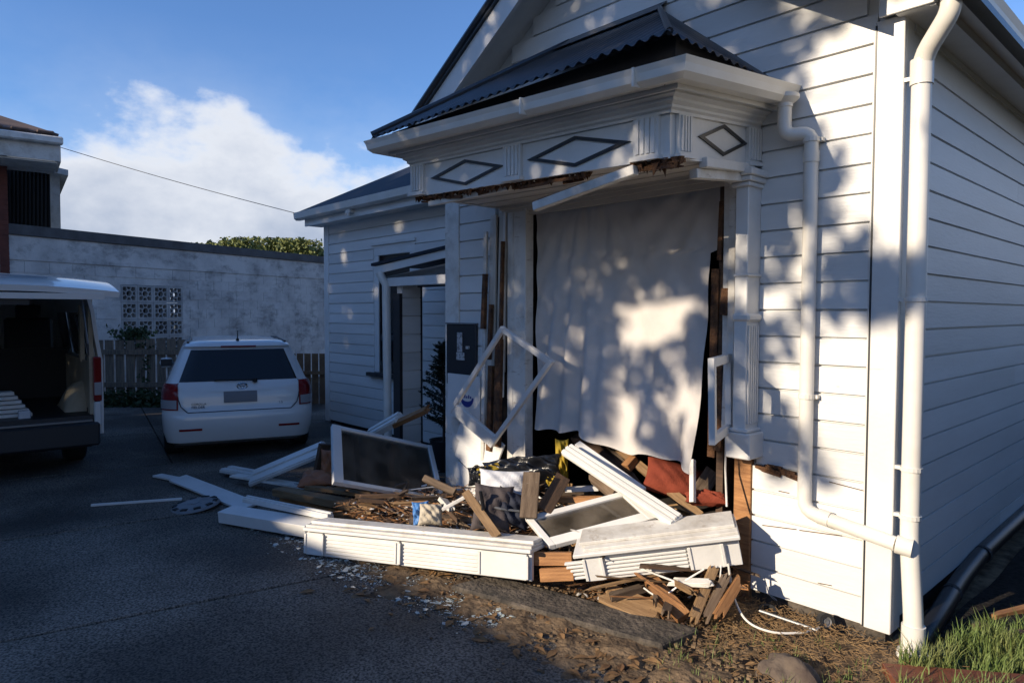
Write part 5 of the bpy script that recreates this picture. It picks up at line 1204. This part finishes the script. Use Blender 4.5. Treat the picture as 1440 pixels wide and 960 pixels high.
# ================================================================== what shades the place, behind the camera
# unseen long low house, added as a sun blocker; its ridge throws the shade line on the driveway
sh = thing('shade_house', 'unseen long low house added behind the camera to shade the driveway', 'house', (-6, -11, 0))
rid = 3.62
MB().box((-16, -3, -.1), (13, 2.2, 2.2)).build('wall', WHITED, sh)
MB().add([(-16.5, 2.7, 2.15), (13.5, 2.7, 2.15), (13.5, 0, rid), (-16.5, 0, rid), (-16.5, -3.5, 2.0), (13.5, -3.5, 2.0)], [(0,1,2,3), (3,2,5,4)]).build('roof', TILE, sh, solid=.05)
def shade_pt(a, b, y): return (a+.2*y, y, b-.386*y)
SHH = {3: .72}
def treemass(i, a0, a1, b0, b1, n, size, y0, label, dens=None, edge=False):
    rn = random.Random(900+i); cx = ((a0-.5) if edge else (a0+a1)/2)+.2*y0
    t = thing('shade_tree', label, 'tree', (cx, y0, -.1))
    MB().tube([(0, 0, 0), (.2, 0, 3*SHH.get(i, 1)), (0, .1, 7*SHH.get(i, 1)), (.2, .1, 9.5*SHH.get(i, 1))], [.35, .28, .16, .08], 10).build('trunk', BARK, t)
    for k in range(5):
        if edge:
            MB().tube([(.1, 0, 4.9+.4*k), (1.8, .3, 5.3+.45*k), (3.9, .2, 5.5+.5*k)], [.06, .035, .012], 8).build('limb', BARK, t); continue
        aa = rn.uniform(0, 6.28); MB().tube([(.1, 0, 3.5+.5*k), (1.6*math.cos(aa), .6*math.sin(aa), 5+.6*k)], [.14, .04], 8).build('limb', BARK, t)
    def f_(rn):
        while True:
            a = rn.uniform(a0, a1); b = rn.uniform(b0, b1); y = y0+rn.gauss(0, .9)
            if dens is None or rn.random() < dens(a, b): break
        p = shade_pt(a, b, y); return (p[0]-cx, p[1]-y0, p[2]+.1)
    leafmass('crown', n, f_, size, LEAFT, None, None, 910+i, False, t)
def nz(a, b, s): return math.sin(a*s*1.7+1.1)*math.sin(b*s*2.1+.4)+.6*math.sin(a*s*3.9+b*s*2.2+2.)+.5*math.sin(b*s*4.7-a*s*1.3)
def d_left(a, b): return max(0, min(1, 1.2+.5*nz(a, b, 1.5)))*(1 if a < -3.7 or b > .9 else max(0, (-3.3-a)/.4))
treemass(0, -9.0, -3.2, -1.0, 4.3, 3700, .52, -15, 'dense tree that shades the entry wing', d_left)
treemass(1, -16., -8.6, -1.0, 3.5, 4200, .55, -15.5, 'dense tree that shades the parked vehicles')
treemass(2, -24., -15.6, -1.0, 4.2, 4000, .6, -16, 'dense tree that shades the block wall')
def d_right_old(a, b):
    v = nz(a, b, 2.3)
    lowedge = .55+.12*math.sin(3*a)+(.0 if a > -1.3 else -.0)
    bias = .35+(b-1.2)*.18-(.45 if a > -.55 else 0)+(.35 if (b > 2.0 and a < -.5) else 0)+(.55 if a < -1.7 else 0)
    if b < lowedge+.25: bias -= .6*(lowedge+.35-b)/.3+.2
    if b < lowedge-.1 and a > -2.6: return 0
    return max(0, min(1, .5*v+bias))
def d_right(a, b):
    v = .5*nz(a, b, 1.75)
    low = .62+.10*math.sin(3.1*a+.5)
    if b < low: return 0
    if a < -1.75: q = 1.15+.35*v                       # bay left half and jamb: nearly closed
    elif b > 1.75 and a < -.5: q = .88+.5*v            # frieze and gutter
    elif a < -.75: q = .42+v                           # right half of the sheet
    else: q = .24+.9*v+(.14 if b > 1.4 else -.10)     # front wall beside the pipe
    if a > -.25: q -= .25
    return max(0, min(1, (q-.5)*1.9+.5))
treemass(3, -3.6, .9, .3, 4.6, 15000, .15, -9.5, 'tree whose leaves dapple the front wall', d_right, True)
# unseen hedge added past the side path to cut low cloud light
hg = thing('sky_block_hedge', 'unseen hedge added past the side path to block low sky light', 'hedge', (4.2, 4, -.1))
MB().tube([(0, 0, 0), (0, 0, 3)], .1, 8).build('trunk', BARK, hg)
leafmass('crown', 9000, lambda rn: (rn.uniform(-.5, .9), rn.uniform(-6.5, 9), rn.uniform(0, 2.3)), .5, LEAFT, None, None, 990, False, hg)
